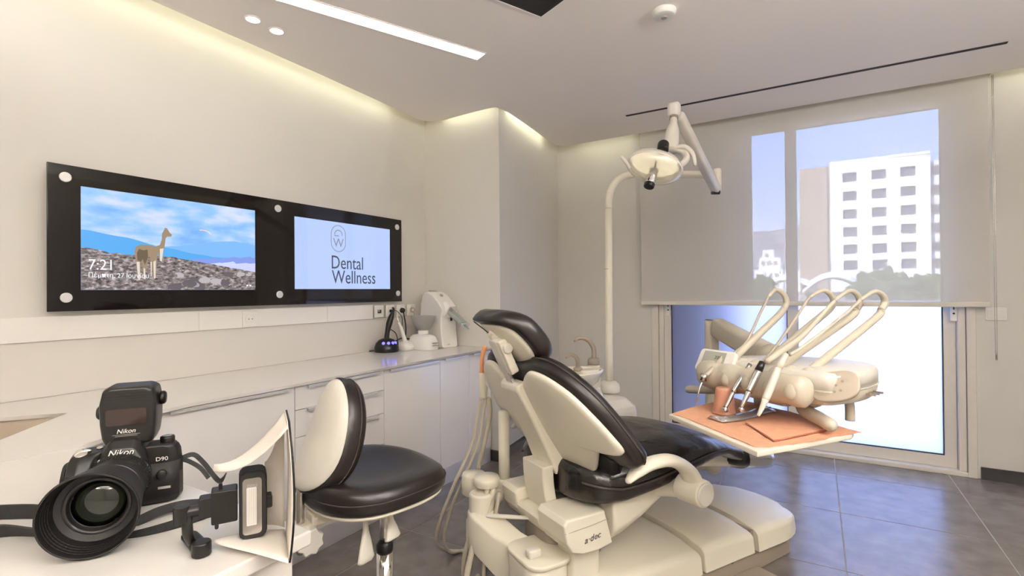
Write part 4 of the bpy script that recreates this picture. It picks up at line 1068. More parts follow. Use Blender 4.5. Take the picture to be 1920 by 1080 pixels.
# hinge box and post
Qc = k3(.858, .004, .965); ex = Vector((-.42, 0, .907)); QM = frame_mt(Qc, (0, 1, 0), ex)
bm = B(); puff(bm, rrect(.066, .150, .022, 5), -.014, .030, .012, QM); obj('headrest_hinge', bm, M['dental_l'], ch, smooth=True)
bm = B(); puff(bm, rrect(.022, .135, .008, 3, cx=-.040), -.010, .022, .005, QM); obj('hinge_cover', bm, M['dental'], ch, smooth=True)
bm = B(); cyl(bm, QM @ Vector((-.046, .032, .012)), QM @ Vector((-.062, .032, .012)), .020, .018, 22); obj('hinge_knob', bm, M['dental_l'], ch, smooth=False, bev=.003)
bm = B(); tube(bm, [QM @ Vector((0, .07, .008)), QM @ Vector((0, .10, .0)), hb(0, .03, -.008)], [.018, .016, .018], 14, 4); obj('hinge_neck', bm, M['dental'], ch, smooth=True)
bm = B(); bmesh.ops.create_cube(bm, size=1, matrix=frame_mt(k3(.888, 0, .888), (0, 1, 0), ex) @ Matrix.Diagonal((.044, .05, .016, 1))); obj('chrome_bar', bm, M['chrome'], ch, bev=.002)['label'] = 'chrome height bar of the headrest'
bm = B(); tube(bm, [hb(.10, .10, -.004), QM @ Vector((.02, .09, .0)), QM @ Vector((.012, .07, .0))], .0022, 6, 3); obj('tilt_cable', bm, M['seam'], ch)
# --- assistant's post on the far rear side
bm = B(); cyl(bm, k3(1.0, .25, .36), k3(1.0, .25, .70), .0235, n=20)
ap = ch
obj('assistant_post', bm, M['dental'], ap, smooth=True)
bm = B(); lathe(bm, [(.024, .345), (.036, .35), (.038, .38), (.034, .41), (.026, .42)], 24, Matrix.Translation(k3(1.0, .25, 0))); obj('post_joint', bm, M['dental'], ap, smooth=True)
bm = B(); tube(bm, tk([(1.0, .25, .37), (.965, .235, .36), (.93, .22, .352)]), .026, 16, 4); obj('link', bm, M['dental'], ap, smooth=True)
for (x, y, r, z0, z1) in ((.895, .205, .052, .425, .462), (.885, .305, .050, .36, .445)):
    bm = B(); lathe(bm, [(r * .9, z0), (r, z0 + .006), (r, z1 - .008), (r * .93, z1), (.0, z1 + .004)], 28, Matrix.Translation(k3(x, y, 0))); obj('hub', bm, M['dental'], ap, smooth=True)
def wk(x, y, z=None):   # world point to arm-local
    dx, dy = x - cw(OXC, OYC)[0], y - cw(OXC, OYC)[1]
    return Vector((dx * ca_ + dy * sa_, -dx * sa_ + dy * ca_, z))
def hose(name, label, pts, r, m, par=None, cat='hose', group=None, rnd=True, n=10):
    bm = B(); tube(bm, pts, r, n, 7, rnd=rnd); o = obj(name, bm, M[m], par, smooth=True)
    if label: tag(o, label, cat, group)
    return o
# long hoses hanging from the far edge of the back down to a loop on the floor, and short thick ones from the hubs
hose('hose', None, tk([(.945, .335, .80), (.935, .345, .72), (.905, .36, .55), (.84, .40, .38), (.80, .46, .22), (.80, .52, .09), (.86, .56, .018), (.96, .50, .012), (1.01, .42, .012), (.985, .38, .012), (.93, .36, .10), (.90, .33, .22)]), .0075, 'hose_l', ch)
hose('hose', None, tk([(.955, .325, .79), (.95, .335, .70), (.93, .35, .56), (.875, .40, .38), (.835, .46, .22), (.83, .50, .09), (.875, .53, .018), (.95, .52, .012), (1.05, .42, .012), (1.08, .36, .05), (1.05, .33, .15), (.98, .30, .27)]), .0075, 'hose_l', ch)
hose('hose', None, tk([(.965, .32, .74), (.975, .335, .66), (.955, .36, .52), (.95, .40, .40), (1.0, .44, .25), (1.05, .42, .12), (1.04, .40, .03)]), .010, 'hose_l', ch)
hose('hose', None, tk([(.905, .165, .415), (.885, .155, .39), (.845, .15, .30), (.80, .15, .20), (.775, .15, .08), (.80, .17, .02), (.88, .20, .014), (.95, .22, .014), (.985, .16, .014), (.95, .12, .05), (.93, .1, .16)]), .012, 'hose_l', ch)
hose('hose', None, tk([(.88, .17, .42), (.865, .17, .385), (.83, .18, .30), (.80, .20, .19), (.80, .22, .08), (.84, .26, .02), (.90, .30, .014)]), .010, 'hose_l', ch)
hose('hose', None, tk([(.92, .15, .405), (.90, .13, .36), (.865, .12, .27), (.84, .12, .16), (.84, .13, .06)]), .0085, 'hose', ch)
bm = B(); tube(bm, tk([(.962, .35, .955), (.950, .35, .915), (.945, .345, .85)]), [.0105, .009, .009], 12, 4, rnd=True); o = obj('suction_tip', bm, M['orange'], ch, smooth=True); o['label'] = 'orange suction tube sticking up'
bm = B(); tube(bm, tk([(.945, .345, .85), (.944, .34, .80), (.945, .335, .74)]), [.013, .016, .013], 12, 4); obj('suction_holder', bm, M['dental'], ch, smooth=True)

# ------------------------------------------------------------------ cuspidor unit with basin and lamp post
cu_ = root('cuspidor_unit', 'cream unit with round rinsing basin and two taps beyond the chair', 'cuspidor', (*cw(1.80, 2.36), 0), AX)
def q3(x, y, z): return Vector((x - 1.80, y - 2.36, z))
rings = []
for z, x0, x1, y0, y1 in ((.03, 1.64, 2.06, 2.26, 2.58), (.30, 1.66, 2.11, 2.24, 2.58), (.47, 1.66, 2.12, 2.22, 2.58), (.515, 1.67, 2.115, 2.23, 2.575), (.555, 1.72, 2.08, 2.27, 2.57), (.572, 1.80, 2.02, 2.32, 2.55), (.575, 1.86, 1.98, 2.36, 2.52)):
    rings.append([q3((x0 + x1) / 2 + a, (y0 + y1) / 2 + b, z) for a, b in rrect(x1 - x0, y1 - y0, .05, 5)])
bm = B(); loft(bm, rings); obj('body', bm, M['dental_l'], cu_, smooth=False, bev=.006, seg=3, ang=25)
obj('plinth', prism(B(), rrect(.36, .28, .04, 4, cx=.05, cy=.06), 0.0005, .03), M['dental_d'], cu_)
# arm that carries the basin
bm = B(); tube(bm, [q3(1.87, 2.35, .50), q3(1.87, 2.35, .56), q3(1.868, 2.345, .595), q3(1.85, 2.335, .618), q3(1.78, 2.32, .618), q3(1.66, 2.30, .612)], [.072, .062, .052, .036, .032, .03], 20, 5, flat=1); obj('basin_arm', bm, M['dental'], cu_, smooth=True)
bc_ = q3(1.625, 2.29, -.012)
def basin():
    rings = []; n = 40
    for s, z, dx in ((.42, .660, .03), (.55, .668, .03), (.80, .70, .015), (.96, .742, .0), (1.0, .757, 0), (1.0, .764, 0), (.96, .768, 0), (.90, .764, 0), (.82, .748, .0), (.62, .722, -.01), (.35, .708, -.02), (.06, .704, -.02)):
        rings.append([bc_ + Vector((dx + s * .225 * math.cos(a) * (1.0 + .12 * math.cos(a)), s * .150 * math.sin(a), z)) for a in [2 * PI * k / n for k in range(n)]])
    bm = B(); loft(bm, rings); return obj('basin', bm, M['porc'], cu_, smooth=True)
bz = basin()
bm = B(); tube(bm, [bc_ + Vector((.02, 0, .648)), bc_ + Vector((.02, 0, .664))], .10, 24, 1); obj('basin_foot', bm, M['dental'], bz, smooth=True)
bm = B(); puff(bm, rrect(.13, .09, .025, 4), .66, .762, .01, Matrix.Translation(bc_ + Vector((.165, .0, 0)))); obj('basin_back', bm, M['dental'], bz, smooth=True)
tp = bc_ + Vector((.105, .02, 0))
bm = B(); lathe(bm, [(.026, .755), (.026, .772), (.016, .778)], 20, Matrix.Translation(tp)); tube(bm, [tp + Vector((0, 0, .775)), tp + Vector((0, 0, .805)), tp + Vector((-.012, .003, .835)), tp + Vector((-.045, .005, .85)), tp + Vector((-.070, .008, .838))], [.013, .013, .012, .011, .010], 12, 5, rnd=True)
obj('bowl_rinse_tap', bm, M['dental_d'], bz, smooth=True)['label'] = 'short taupe curved tap on the basin rim'
tp = q3(1.885, 2.36, -.085)
bm = B(); lathe(bm, [(.040, .64), (.038, .74), (.034, .84), (.033, .845)], 24, Matrix.Translation(tp)); obj('tap_column', bm, M['dental'], cu_, smooth=True)
bm = B(); lathe(bm, [(.036, .8455), (.036, .872), (.030, .884), (.012, .888)], 24, Matrix.Translation(tp)); obj('tap_collar', bm, M['dental_d'], cu_, smooth=True)
bm = B(); tube(bm, [tp + Vector(v) for v in ((.0, 0, .885), (.003, 0, .915), (-.004, .0, .950), (-.025, .01, .985), (-.06, .02, 1.003), (-.095, .03, 1.002), (-.108, .035, .992))], [.015, .0145, .014, .013, .012, .0115, .012], 14, 5, rnd=True)
obj('cup_filler_tap', bm, M['dental_d'], cu_, smooth=True)['label'] = 'tall taupe curved cup filler'
bm = B(); cyl(bm, q3(2.113, 2.40, .48), q3(2.1215, 2.40, .48), .012, n=16); obj('side_cap', bm, M['dental_d'], cu_)

# lamp post and operating light
LB = Vector((-1.084, 2.933, 0))
lp = root('operating_light', 'cream dental lamp on a tall bent post with a clear reflector head', 'lamp', tuple(LB))
def lw(x, y, z): return Vector((x - LB.x, y - LB.y, z))
bm = B(); lathe(bm, [(.052, .577), (.062, .582), (.064, .605), (.058, .632), (.040, .645), (.026, .648)], 28); obj('post_socket', bm, M['dental_l'], lp, smooth=True)
bm = B(); tube(bm, [(0, 0, .640), (0, 0, 1.1), (.005, 0, 1.70)] , .0225, 20, 3)
obj('post', bm, M['dental'], lp, smooth=True)
bm = B(); tube(bm, [lw(-1.079, 2.933, 1.699), lw(-1.076, 2.935, 1.77), lw(-1.060, 2.943, 1.83), lw(-1.02, 2.966, 1.885), lw(-.954, 3.006, 1.908), lw(-.85, 3.07, 1.908), lw(-.53, 3.262, 1.905)], .0225, 20, 6); obj('post_bend', bm, M['dental'], lp, smooth=True)
bm = B(); lathe(bm, [(.0232, 1.33), (.0232, 1.333)], 20); obj('post_joint', bm, M['dental_d'], lp)
bm = B(); puff(bm, rrect(.046, .046, .02, 4), 1.80, 1.94, .012, Matrix.Translation(lw(-.508, 3.276, 0))); obj('elbow', bm, M['dental'], lp, smooth=True)
def boxbeam(p0, p1, w0, h0, w1, h1, r=.012, upv=(0, 0, 1)):
    p0 = Vector(p0); p1 = Vector(p1); d = (p1 - p0).normalized(); u = Vector(upv); u = (u - d * u.dot(d)).normalized(); v = d.cross(u); rings = []
    L_ = (p1 - p0).length
    for f, s in ((0, .72), (.25 * r / L_ + .004, .90), (.7 * r / L_ + .008, 1), (.5, 1), (1 - .7 * r / L_ - .008, 1), (1 - .25 * r / L_ - .004, .9), (1, .72)):
        ww = w0 + (w1 - w0) * f; hh = h0 + (h1 - h0) * f
        rings.append([p0.lerp(p1, f) + v * a * s + u * b * s for a, b in rrect(ww, hh, min(ww, hh) * .3, 4)])
    return rings
bm = B(); loft(bm, boxbeam(lw(-.508, 3.24, 1.800), lw(-.580, 2.585, 2.075), .050, .062, .050, .058)); obj('spring_arm', bm, M['dental_l'], lp, smooth=True)
bm = B(); cyl(bm, lw(-.530, 3.20, 1.785), lw(-.488, 3.225, 1.785), .014, n=16); obj('arm_pivot', bm, M['black'], lp, bev=.002)
bm = B(); puff(bm, rrect(.062, .060, .022, 4), 2.062, 2.130, .016, Matrix.Translation(lw(-.594, 2.553, 0))); obj('arm_head', bm, M['dental_l'], lp, smooth=True)
bm = B(); cyl(bm, lw(-.594, 2.548, 2.062), lw(-.593, 2.54, 2.045), .021, n=20); obj('swivel_ring', bm, M['dental_d'], lp)
bm = B(); tube(bm, [lw(-.593, 2.54, 2.05), lw(-.592, 2.53, 2.02), lw(-.592, 2.51, 1.98), lw(-.594, 2.50, 1.93), lw(-.598, 2.48, 1.875)], [.017, .018, .031, .034, .036], 20, 4); obj('drop_arm', bm, M['dental_l'], lp, smooth=True)
# yoke: curved fork behind the head
bm = B(); tube(bm, [lw(-.66, 2.43, 1.845), lw(-.635, 2.455, 1.885), lw(-.59, 2.48, 1.888), lw(-.54, 2.50, 1.868), lw(-.52, 2.47, 1.82), lw(-.54, 2.42, 1.782)], [.014, .018, .020, .018, .015, .014], 14, 6); obj('yoke', bm, M['dental_l'], lp, smooth=True)
bm = B(); tube(bm, [lw(-.575, 2.475, 1.885), lw(-.53, 2.485, 1.885), lw(-.497, 2.50, 1.85), lw(-.488, 2.505, 1.80)], [.010, .012, .011, .009], 12, 5, rnd=True); obj('grab_handle', bm, M['dental_l'], lp, smooth=True)
bm = B(); tube(bm, [lw(-.765, 2.262, 1.818), lw(-.752, 2.268, 1.80), lw(-.74, 2.285, 1.775)], .009, 12, 4, rnd=True); obj('grab_handle', bm, M['dental_l'], lp, smooth=True)
nrm = Vector((.06, -.62, -.78)).normalized(); exh = Vector((.85, .46, -.20)); exh = (exh - nrm * exh.dot(nrm)).normalized()
LM = frame_mt(lw(-.648, 2.395, 1.800), exh, nrm.cross(exh))
def dish(prof, nm, m, ay=.70, par=lp):
    rings = []
    for r, z in prof: rings.append([LM @ Vector((r * math.cos(a), r * ay * math.sin(a), z)) for a in [2 * PI * k / 36 for k in range(36)]])
    bm = B(); loft(bm, rings, False, False); return obj(nm, bm, m, par, smooth=True)
dish([(.01, -.055), (.05, -.052), (.09, -.036), (.118, -.008), (.127, .018)], 'reflector', M['bulb2'] if 'bulb2' in M else M['dental_l'])
rf = dish([(.01, -.050), (.048, -.047), (.088, -.032), (.112, -.008)], 'reflector_mirror', M['bulb'])
dish([(.127, .018), (.133, .022), (.134, .030), (.128, .034)], 'rim', M['dental_l'])
dish([(.128, .034), (.118, .052), (.09, .068), (.05, .076), (.005, .078)], 'clear_cover', M['lens'])
bm = B(); cyl(bm, LM @ Vector((0, 0, -.045)), LM @ Vector((0, -.012, .040)), .022, .024, 22); obj('bulb_housing', bm, M['chrome'], lp, smooth=False, bev=.002)
bm = B(); cyl(bm, LM @ Vector((0, -.012, .041)), LM @ Vector((-.004, -.034, .105)), .024, .025, 22); obj('bulb_shield', bm, M['chrome'], lp, smooth=False, bev=.003)
bm = B(); cyl(bm, LM @ Vector((-.004, -.0342, .1055)), LM @ Vector((-.005, -.040, .124)), .0262, .024, 22); obj('end_cap', bm, M['black'], lp, smooth=False, bev=.003)
bm = B(); cyl(bm, LM @ Vector((.01, .078, -.055)), LM @ Vector((.01, .082, .0)), .026, .026, 22); obj('rear_knob', bm, M['black'], lp, smooth=False, bev=.004)

# ------------------------------------------------------------------ delivery unit (frame: u along the tool row, v away from the dentist)
DA = -36.0
dl = root('delivery_unit', 'cream instrument console with four tall whip arms above the orange tray', 'dental console', (-.351, 2.034, 0), DA)
V = Vector
# tool row body with lobes
rings = []; N = 60; u0, u1 = -.045, .415
lob = [.025, .115, .205, .292, .372]
for i in range(N + 1):
    f = i / N; u = u0 + (u1 - u0) * f
    e_ = min(1, (1 - abs(2 * f - 1)) * 9.5); cap_ = math.sqrt(max(.02, 1 - (1 - e_) ** 2))
    g_ = max(math.exp(-((u - c) / .030) ** 2) for c in lob)
    rad = (.0435 + .006 * g_) * (1 - .10 * f) * cap_
    r_ = []
    for k in range(24):
        a = 2 * PI * k / 24; rr_ = rad * (1.0 if math.cos(a) < 0 else .9)
        r_.append(V((u, rr_ * math.cos(a) * 1.05 + .004, .878 + rr_ * 1.16 * math.sin(a) + .002 * f)))
    rings.append(r_)
bm = B(); loft(bm, rings); row = obj('tool_row', bm, M['dental_t'], dl, smooth=True)
for c in lob:
    bm = B(); bmesh.ops.create_icosphere(bm, subdivisions=3, radius=1, matrix=Matrix.Translation(V((c, -.030, .884))) @ Matrix.Rotation(R(-25), 4, 'X') @ Matrix.Diagonal((.025, .018, .031, 1)))
    obj('holder_pad', bm, M['dental_t'], row, smooth=True)
wh = [.046, .184, .264, .332]
for c in (.03, .105, .165, .235, .300, .365):
    bm = B(); bmesh.ops.create_icosphere(bm, subdivisions=3, radius=1, matrix=Matrix.Translation(V((c, .058, .925))) @ Matrix.Diagonal((.026, .028, .024, 1)))
    obj('whip_cap', bm, M['dental_t'], dl, smooth=True)
# console body
pol = smooth_path([(.425, .02, 0), (.455, .05, 0), (.452, .20, 0), (.41, .33, 0), (.35, .395, 0), (.22, .40, 0), (.09, .32, 0), (.01, .20, 0), (-.005, .05, 0), (.02, .02, 0)], 4)
pol = [(p.x, p.y) for p in pol]
def scl(P_, s, c=(.24, .19)): return [(c[0] + (a - c[0]) * s, c[1] + (b - c[1]) * s) for a, b in P_]
bm = B(); loft(bm, [[V((a, b, z)) for a, b in scl(pol, s)] for s, z in ((.80, .836), (.93, .842), (.985, .862), (1.0, .884))]); obj('console_underside', bm, M['dental_t'], dl, smooth=False, bev=.003, ang=30)
bm = B(); loft(bm, [[V((a, b, z)) for a, b in scl(pol, s)] for s, z in ((1.012, .8845), (1.012, .8885))]); obj('console_rim', bm, M['dental_l'], dl)
bm = B(); loft(bm, [[V((a, b, z)) for a, b in scl(pol, s)] for s, z in ((1.0, .889), (1.0, .922), (.985, .934), (.95, .940), (.6, .944), (.1, .946))]); obj('console_top', bm, M['dental_l'], dl, smooth=True)
obj('under_box', prism(B(), rrect(.12, .08, .012, 3, cx=.24, cy=.07), .812, .84), M['dental_t'], dl)
bm = B()
for i in range(3): cyl(bm, (.452 - i * .006, .20 + i * .028, .868), (.478 - i * .006, .205 + i * .028, .868), .0035, n=8)
obj('side_valve', bm, M['steel'], dl)
# keypad on the right and display on the left
KM = frame_mt((.452, .055, .903), (.86, .42, .20), (-.35, .35, .85))
kp = [(.066 * math.copysign(abs(math.cos(a)) ** .75, math.cos(a)) + .008 * math.sin(a), .048 * math.copysign(abs(math.sin(a)) ** .8, math.sin(a))) for a in [2 * PI * k / 32 for k in range(32)]]
bm = B(); puff(bm, kp, -.008, .006, .005, KM); k_ = obj('keypad', bm, M['keypad'], dl, smooth=True)
for (a, b) in ((-.032, -.012), (-.018, -.018), (-.002, -.019), (.014, -.016), (-.008, 0), (.004, .001), (-.022, .012), (.022, .012), (.002, .018), (-.012, .02)):
    bm = B(); cyl(bm, KM @ V((a, b, .0058)), KM @ V((a, b, .0072)), .0038, n=12); obj('key', bm, M['dental_d'], k_)
obj('keypad_display', prism(B(), rrect(.016, .006, .001, 2, cx=.012, cy=.027), .0062, .0068, KM), M['wprint'], k_)
PMt = frame_mt((.02, .010, .925), (1, .02, 0), (.08, .45, .85))
bm = B(); puff(bm, rrect(.172, .096, .018, 5), -.012, .006, .005, PMt); dp = obj('display_panel', bm, M['plastic_w'], dl, smooth=True)
obj('lcd', prism(B(), rrect(.106, .050, .003, 2, cx=-.008, cy=.014), .0055, .0068, PMt), M['lcd'], dp)
for a in (-.058, -.036, -.014): obj('green_key', prism(B(), rrect(.015, .011, .005, 4, cx=a - .006, cy=-.030), .0055, .0085, PMt), M['green'], dp)
text('lettering', '2000', .020, M['dprint'], dp, PMt @ Matrix.Translation((-.005, .010, .007)))
# handles and brackets
bm = B(); tube(bm, [(-.165, .05, .786), (-.10, .05, .796), (.03, .05, .818)], .0165, 16, 3, rnd=True); obj('grip_handle', bm, M['dental_t'], dl, smooth=True)
bm = B(); tube(bm, [(.36, .10, .842), (.325, .10, .824), (.315, .098, .806), (.345, .082, .797), (.40, .056, .794), (.455, .028, .790)], [.024, .024, .0235, .022, .021, .020], 18, 5, rnd=True); obj('grip_handle', bm, M['dental_t'], dl, smooth=True)
bm = B(); tube(bm, [(.27, .25, .842), (.335, .25, .838), (.362, .25, .824), (.368, .25, .80), (.368, .25, .7595)], .0145, 14, 5); obj('tray_bracket', bm, M['dental_t'], dl, smooth=True)
bm = B(); tube(bm, [(.10, .16, .842), (.08, .16, .80), (.08, .16, .7595)], .014, 14, 3); obj('tray_bracket', bm, M['dental_t'], dl, smooth=True)
# whips
WP = [
 ([(.046, .06, .905), (.046, .088, .945), (.046, .303, 1.085), (.046, .345, 1.118)], [(.046, .345, 1.118), (.046, .362, 1.145), (.046, .345, 1.180), (.046, .300, 1.197), (.046, .262, 1.170)], [(.046, .262, 1.170), (.046, .225, 1.12), (.046, .144, 1.0), (.046, .085, .962), (.046, .050, .945)]),
 ([(.184, .04, .905), (.184, .074, .935), (.184, .370, 1.095), (.184, .42, 1.122)], [(.184, .42, 1.122), (.184, .443, 1.148), (.184, .425, 1.178), (.184, .380, 1.193), (.184, .31, 1.168)], [(.184, .31, 1.168), (.184, .27, 1.13), (.184, .161, 1.021), (.184, .07, .945), (.184, .030, .93)]),
 ([(.264, .03, .905), (.264, .045, .935), (.264, .400, 1.087), (.264, .45, 1.122)], [(.264, .45, 1.122), (.264, .472, 1.148), (.264, .455, 1.178), (.264, .408, 1.191), (.264, .33, 1.155)], [(.264, .33, 1.155), (.264, .28, 1.12), (.264, .16, 1.035), (.264, .05, .985), (.264, -.010, .957)]),
 ([(.332, .06, .905), (.332, .11, .93), (.332, .44, 1.089), (.332, .48, 1.122)], [(.332, .48, 1.122), (.332, .502, 1.148), (.332, .487, 1.176), (.332, .440, 1.188), (.332, .365, 1.158)], [(.332, .365, 1.158), (.332, .30, 1.12), (.332, .15, 1.045), (.332, .05, 1.0), (.332, .014, .988)])]
for i, (a, b, c) in enumerate(WP):
    bm = B(); tube(bm, a, [.0155, .0145, .0135, .0125], 14, 4); o = obj('whip_arm', bm, M['dental_t'], dl, smooth=True)
    bm = B(); tube(bm, b, [.0125, .012, .0105, .008, .006], 12, 5, flat=1.0); obj('whip_loop', bm, M['dental_t'], o, smooth=True)
    bm = B(); tube(bm, c, [.006, .0052, .005, .0055, .006] if i != 2 else [.006, .007, .010, .011, .010], 10, 5); obj('tool_hose', bm, M['hose' if i in (0, 1) else 'dental_t'], o, smooth=True)
# support arm and post
bm = B(); loft(bm, boxbeam((-.56, .60, 1.000), (-.115, .452, .905), .075, .100, .085, .105)); obj('support_arm', bm, M['dental_t'], dl, smooth=True)
bm = B(); bmesh.ops.create_icosphere(bm, subdivisions=3, radius=1, matrix=Matrix.Translation((-.09, .44, .905)) @ Matrix.Diagonal((.062, .062, .058, 1))); obj('arm_knuckle', bm, M['dental_t'], dl, smooth=True)
bm = B(); tube(bm, [(-.09, .44, .90), (-.03, .40, .90), (.08, .32, .90)], .036, 16, 3); obj('arm_neck', bm, M['dental_t'], dl, smooth=True)
bm = B(); tube(bm, [(-.596, .60, .245), (-.596, .60, .6), (-.596, .60, 1.0), (-.594, .60, 1.020)], .037, 20, 2, rnd=True); obj('post', bm, M['dental_t'], dl, smooth=True)
bm = B(); tube(bm, [(-.596, .60, .26), (-.66, .555, .255), (-.80, .33, .255), (-.86, .22, .27)], .034, 16, 4, rnd=True); obj('post_link', bm, M['dental_t'], dl, smooth=True)
# tray
TR = [(.041, -.231), (.474, -.293), (.470, .100), (.455, .135), (.20, .17), (-.066, .176), (-.05, .10)]
obj('tray', prism(B(), TR, .7405, .7575), M['dental'], dl, bev=.004)
# paper lying on the tray
pp_ = [(-.070, .180), (.05, .178), (.20, .176), (.33, .160), (.475, .138)] + [(.472, .11), (.468, .03), (.475, -.06), (.470, -.15), (.462, -.235), (.440, -.268), (.36, -.258), (.25, -.240), (.13, -.222), (.052, -.224), (.02, -.14), (-.025, .04)]
def wavy(pts, z, amp, seed):
    dense = []
    for i in range(len(pts)):
        a = V((*pts[i], 0)); b = V((*pts[(i + 1) % len(pts)], 0))
        for k in range(4): dense.append(a.lerp(b, k / 4))
    out = []
    for p in dense:
        n_ = noise.noise(p * 30 + V((seed, 0, 0)))
        out.append((p.x + n_ * amp, p.y + noise.noise(p * 25 + V((0, seed, 0))) * amp))
    return out
nk = root('paper_cover', 'orange crepe paper sheet covering the whole instrument tray', 'paper', (-.351, 2.034, .758), DA)
def sheet_poly(ol, z, lift, seed, t=.0012):
    cx = sum(a for a, _ in ol) / len(ol); cy = sum(b for _, b in ol) / len(ol); rings = []
    for s in (1, .93, .8, .6, .35, .02):
        rings.append([V((cx + (a - cx) * s, cy + (b - cy) * s, z + t + lift * abs(noise.noise(V((a * s * 14, b * s * 14, seed)))) * (1.6 if s == 1 else 1))) for a, b in ol])
    bot = [[V((p.x, p.y, z)) for p in rings[0]]]
    bm = B(); loft(bm, bot + rings); return bm
obj('sheet', sheet_poly(wavy(pp_, 0, .004, 2), 0, .0035, 3), M['napkin'], nk, smooth=False)
nk2 = root('folded_napkin', 'folded orange napkin on the front corner of the orange paper', 'napkin', (-.351, 2.034, .7628), DA)
NP = [(.262, -.105), (.440, -.190), (.425, .080), (.290, .095)]
obj('lower_fold', sheet_poly(wavy(NP, 0, .002, 5), 0, .0006, 5), M['napkin_e'], nk2)
obj('upper_fold', sheet_poly(wavy([(a * .985 + .002, b * .97) for a, b in NP], 0, .002, 6), .0022, .001, 6), M['napkin'], nk2)
cp = root('plastic_cup', 'ribbed orange plastic cup standing upside down on the tray', 'cup', (-.351 + .128 * .809 + -.058 * .588, 2.034 - .128 * .588 - .058 * .809, .7630))
prof = [(.0395, 0), (.0395, .003)] + [(.0375 - .0095 * f + (.0007 if k % 2 else 0), .004 + f * .082) for k, f in enumerate([i / 16 for i in range(17)])] + [(.0265, .089), (.024, .0900), (.0, .0898)]
bm = B(); lathe(bm, prof, 36, None, False); obj('wall', bm, M['cup'], cp, smooth=True)
pz = root('instrument_pouch', 'clear pouch with steel instruments lying on the orange paper', 'pouch', (-.351, 2.034, .7632), DA)
gr = []
for i in range(13):
    f = i / 12; v = -.165 + .285 * f; uc = .192 + .012 * math.sin(f * 5) - .01 * f
    hw = .034 * (1 - .35 * f)
    gr.append([V((uc + a * hw, v, .001 + b * (.010 + .004 * noise.noise(V((f * 7, a, 2)))))) for a, b in ((-1, 0), (-.6, .9), (-.1, 1.2), (.4, 1.0), (.8, .5), (1, 0), (.3, -.02), (-.5, -.02))])
bm = B(); loft(bm, gr); obj('plastic_film', bm, M['wrap'], pz, smooth=True)
for k, du in enumerate((-.010, .002, .012)):
    bm = B(); tube(bm, [(.190 + du, -.12, .005), (.188 + du * .8, .0, .006), (.182 + du * .7, .105, .006)], [.0035, .0022, .0018], 8, 3, rnd=True)
    obj('steel_instrument', bm, M['steel'], pz, smooth=True)
# handpieces resting in the row
def hpiece(label, parts):
    t = root('handpiece', label, 'handpiece', (-.351 - .016 * .588, 2.034 - .016 * .809, .003), DA, group='handpieces in the tool row')
    for nm, pts, rr_, m in parts:
        bm = B(); tube(bm, pts, rr_, 14, 4); obj(nm, bm, M[m], t, smooth=True)
    return t
hpiece('grey air and water syringe with a thin bent nozzle, leftmost handpiece', [
    ('grip', [(.046, .045, .948), (.046, -.010, .905), (.046, -.048, .878)], [.008, .0095, .0085], 'hose'),
    ('button_block', [(.046, -.052, .886), (.046, -.060, .862)], [.013, .012], 'steel'),
    ('nozzle', [(.046, -.064, .858), (.046, -.078, .830), (.044, -.085, .80), (.040, -.086, .780)], [.0045, .0036, .003, .0026], 'chrome')])
hpiece('slim steel turbine handpiece with a small round head, second from left', [
    ('grip', [(.184, .022, .935), (.184, -.030, .878), (.184, -.058, .845)], [.0075, .0085, .0075], 'steel'),
    ('shank', [(.184, -.058, .845), (.184, -.078, .815), (.183, -.093, .795)], [.0072, .006, .0055], 'steel'),
    ('head', [(.183, -.100, .7935), (.183, -.088, .7850)], [.0085, .0085], 'chrome')])
hpiece('thicker steel contra-angle handpiece with a black rear sleeve', [
    ('sleeve', [(.264, -.012, .955), (.264, -.030, .928)], [.010, .0125], 'black'),
    ('motor', [(.264, -.030, .927), (.264, -.060, .885), (.264, -.074, .862)], [.0125, .0120, .0105], 'steel'),
    ('neck', [(.264, -.074, .862), (.263, -.092, .834), (.260, -.104, .812)], [.0100, .007, .0055], 'steel'),
    ('head', [(.259, -.106, .813), (.262, -.100, .800)], [.0070, .0070], 'chrome')])
hpiece('cream scaler handpiece hanging lowest at the right end of the row', [
    ('sleeve', [(.332, .014, .988), (.332, -.022, .945)], [.0085, .0105], 'dental'),
    ('grip', [(.332, -.022, .945), (.332, -.058, .885), (.332, -.080, .850)], [.0105, .0125, .0110], 'dental_l'),
    ('tip', [(.332, -.080, .850), (.331, -.096, .822), (.329, -.108, .802)], [.0108, .0070, .0045], 'dental_l')])

# ------------------------------------------------------------------ stool (local: x to the front of the seat)
st_ = root('operator_stool', 'black and cream wheeled stool standing beside the white drawers', 'stool', (-1.254, 1.229, 0), 72)
def seat_out(s, k=44):
    out = []
    for i in range(k):
        a = 2 * PI * i / k; c, q = math.cos(a), math.sin(a)
        x = .232 * math.copysign(abs(c) ** .82, c); y = .248 * math.copysign(abs(q) ** .82, q) * (1 - .10 * (x / .23))
        out.append((x * s - .032, y * s + .022))
    return out
rings = []
for s_, z in ((.80, .549), (.93, .551), (.975, .556), (1.0, .568), (1.005, .580), (.995, .592), (.965, .606), (.90, .615), (.78, .617), (.6, .612), (.4, .606), (.2, .603), (.02, .602)):
    r_ = []
    for x, y in seat_out(s_):
        dz = -.020 * max(0, (x / .23)) ** 2 + (.018 * max(0, -x / .23) ** 2 if z > .59 else 0) + (.012 * (abs(y) / .25) ** 2 if z > .6 else 0)
        r_.append(V((x, y, z + dz)))
    rings.append(r_)
bm = B(); loft(bm, rings); seat_ = obj('seat', bm, M['leather_s'], st_, smooth=True)
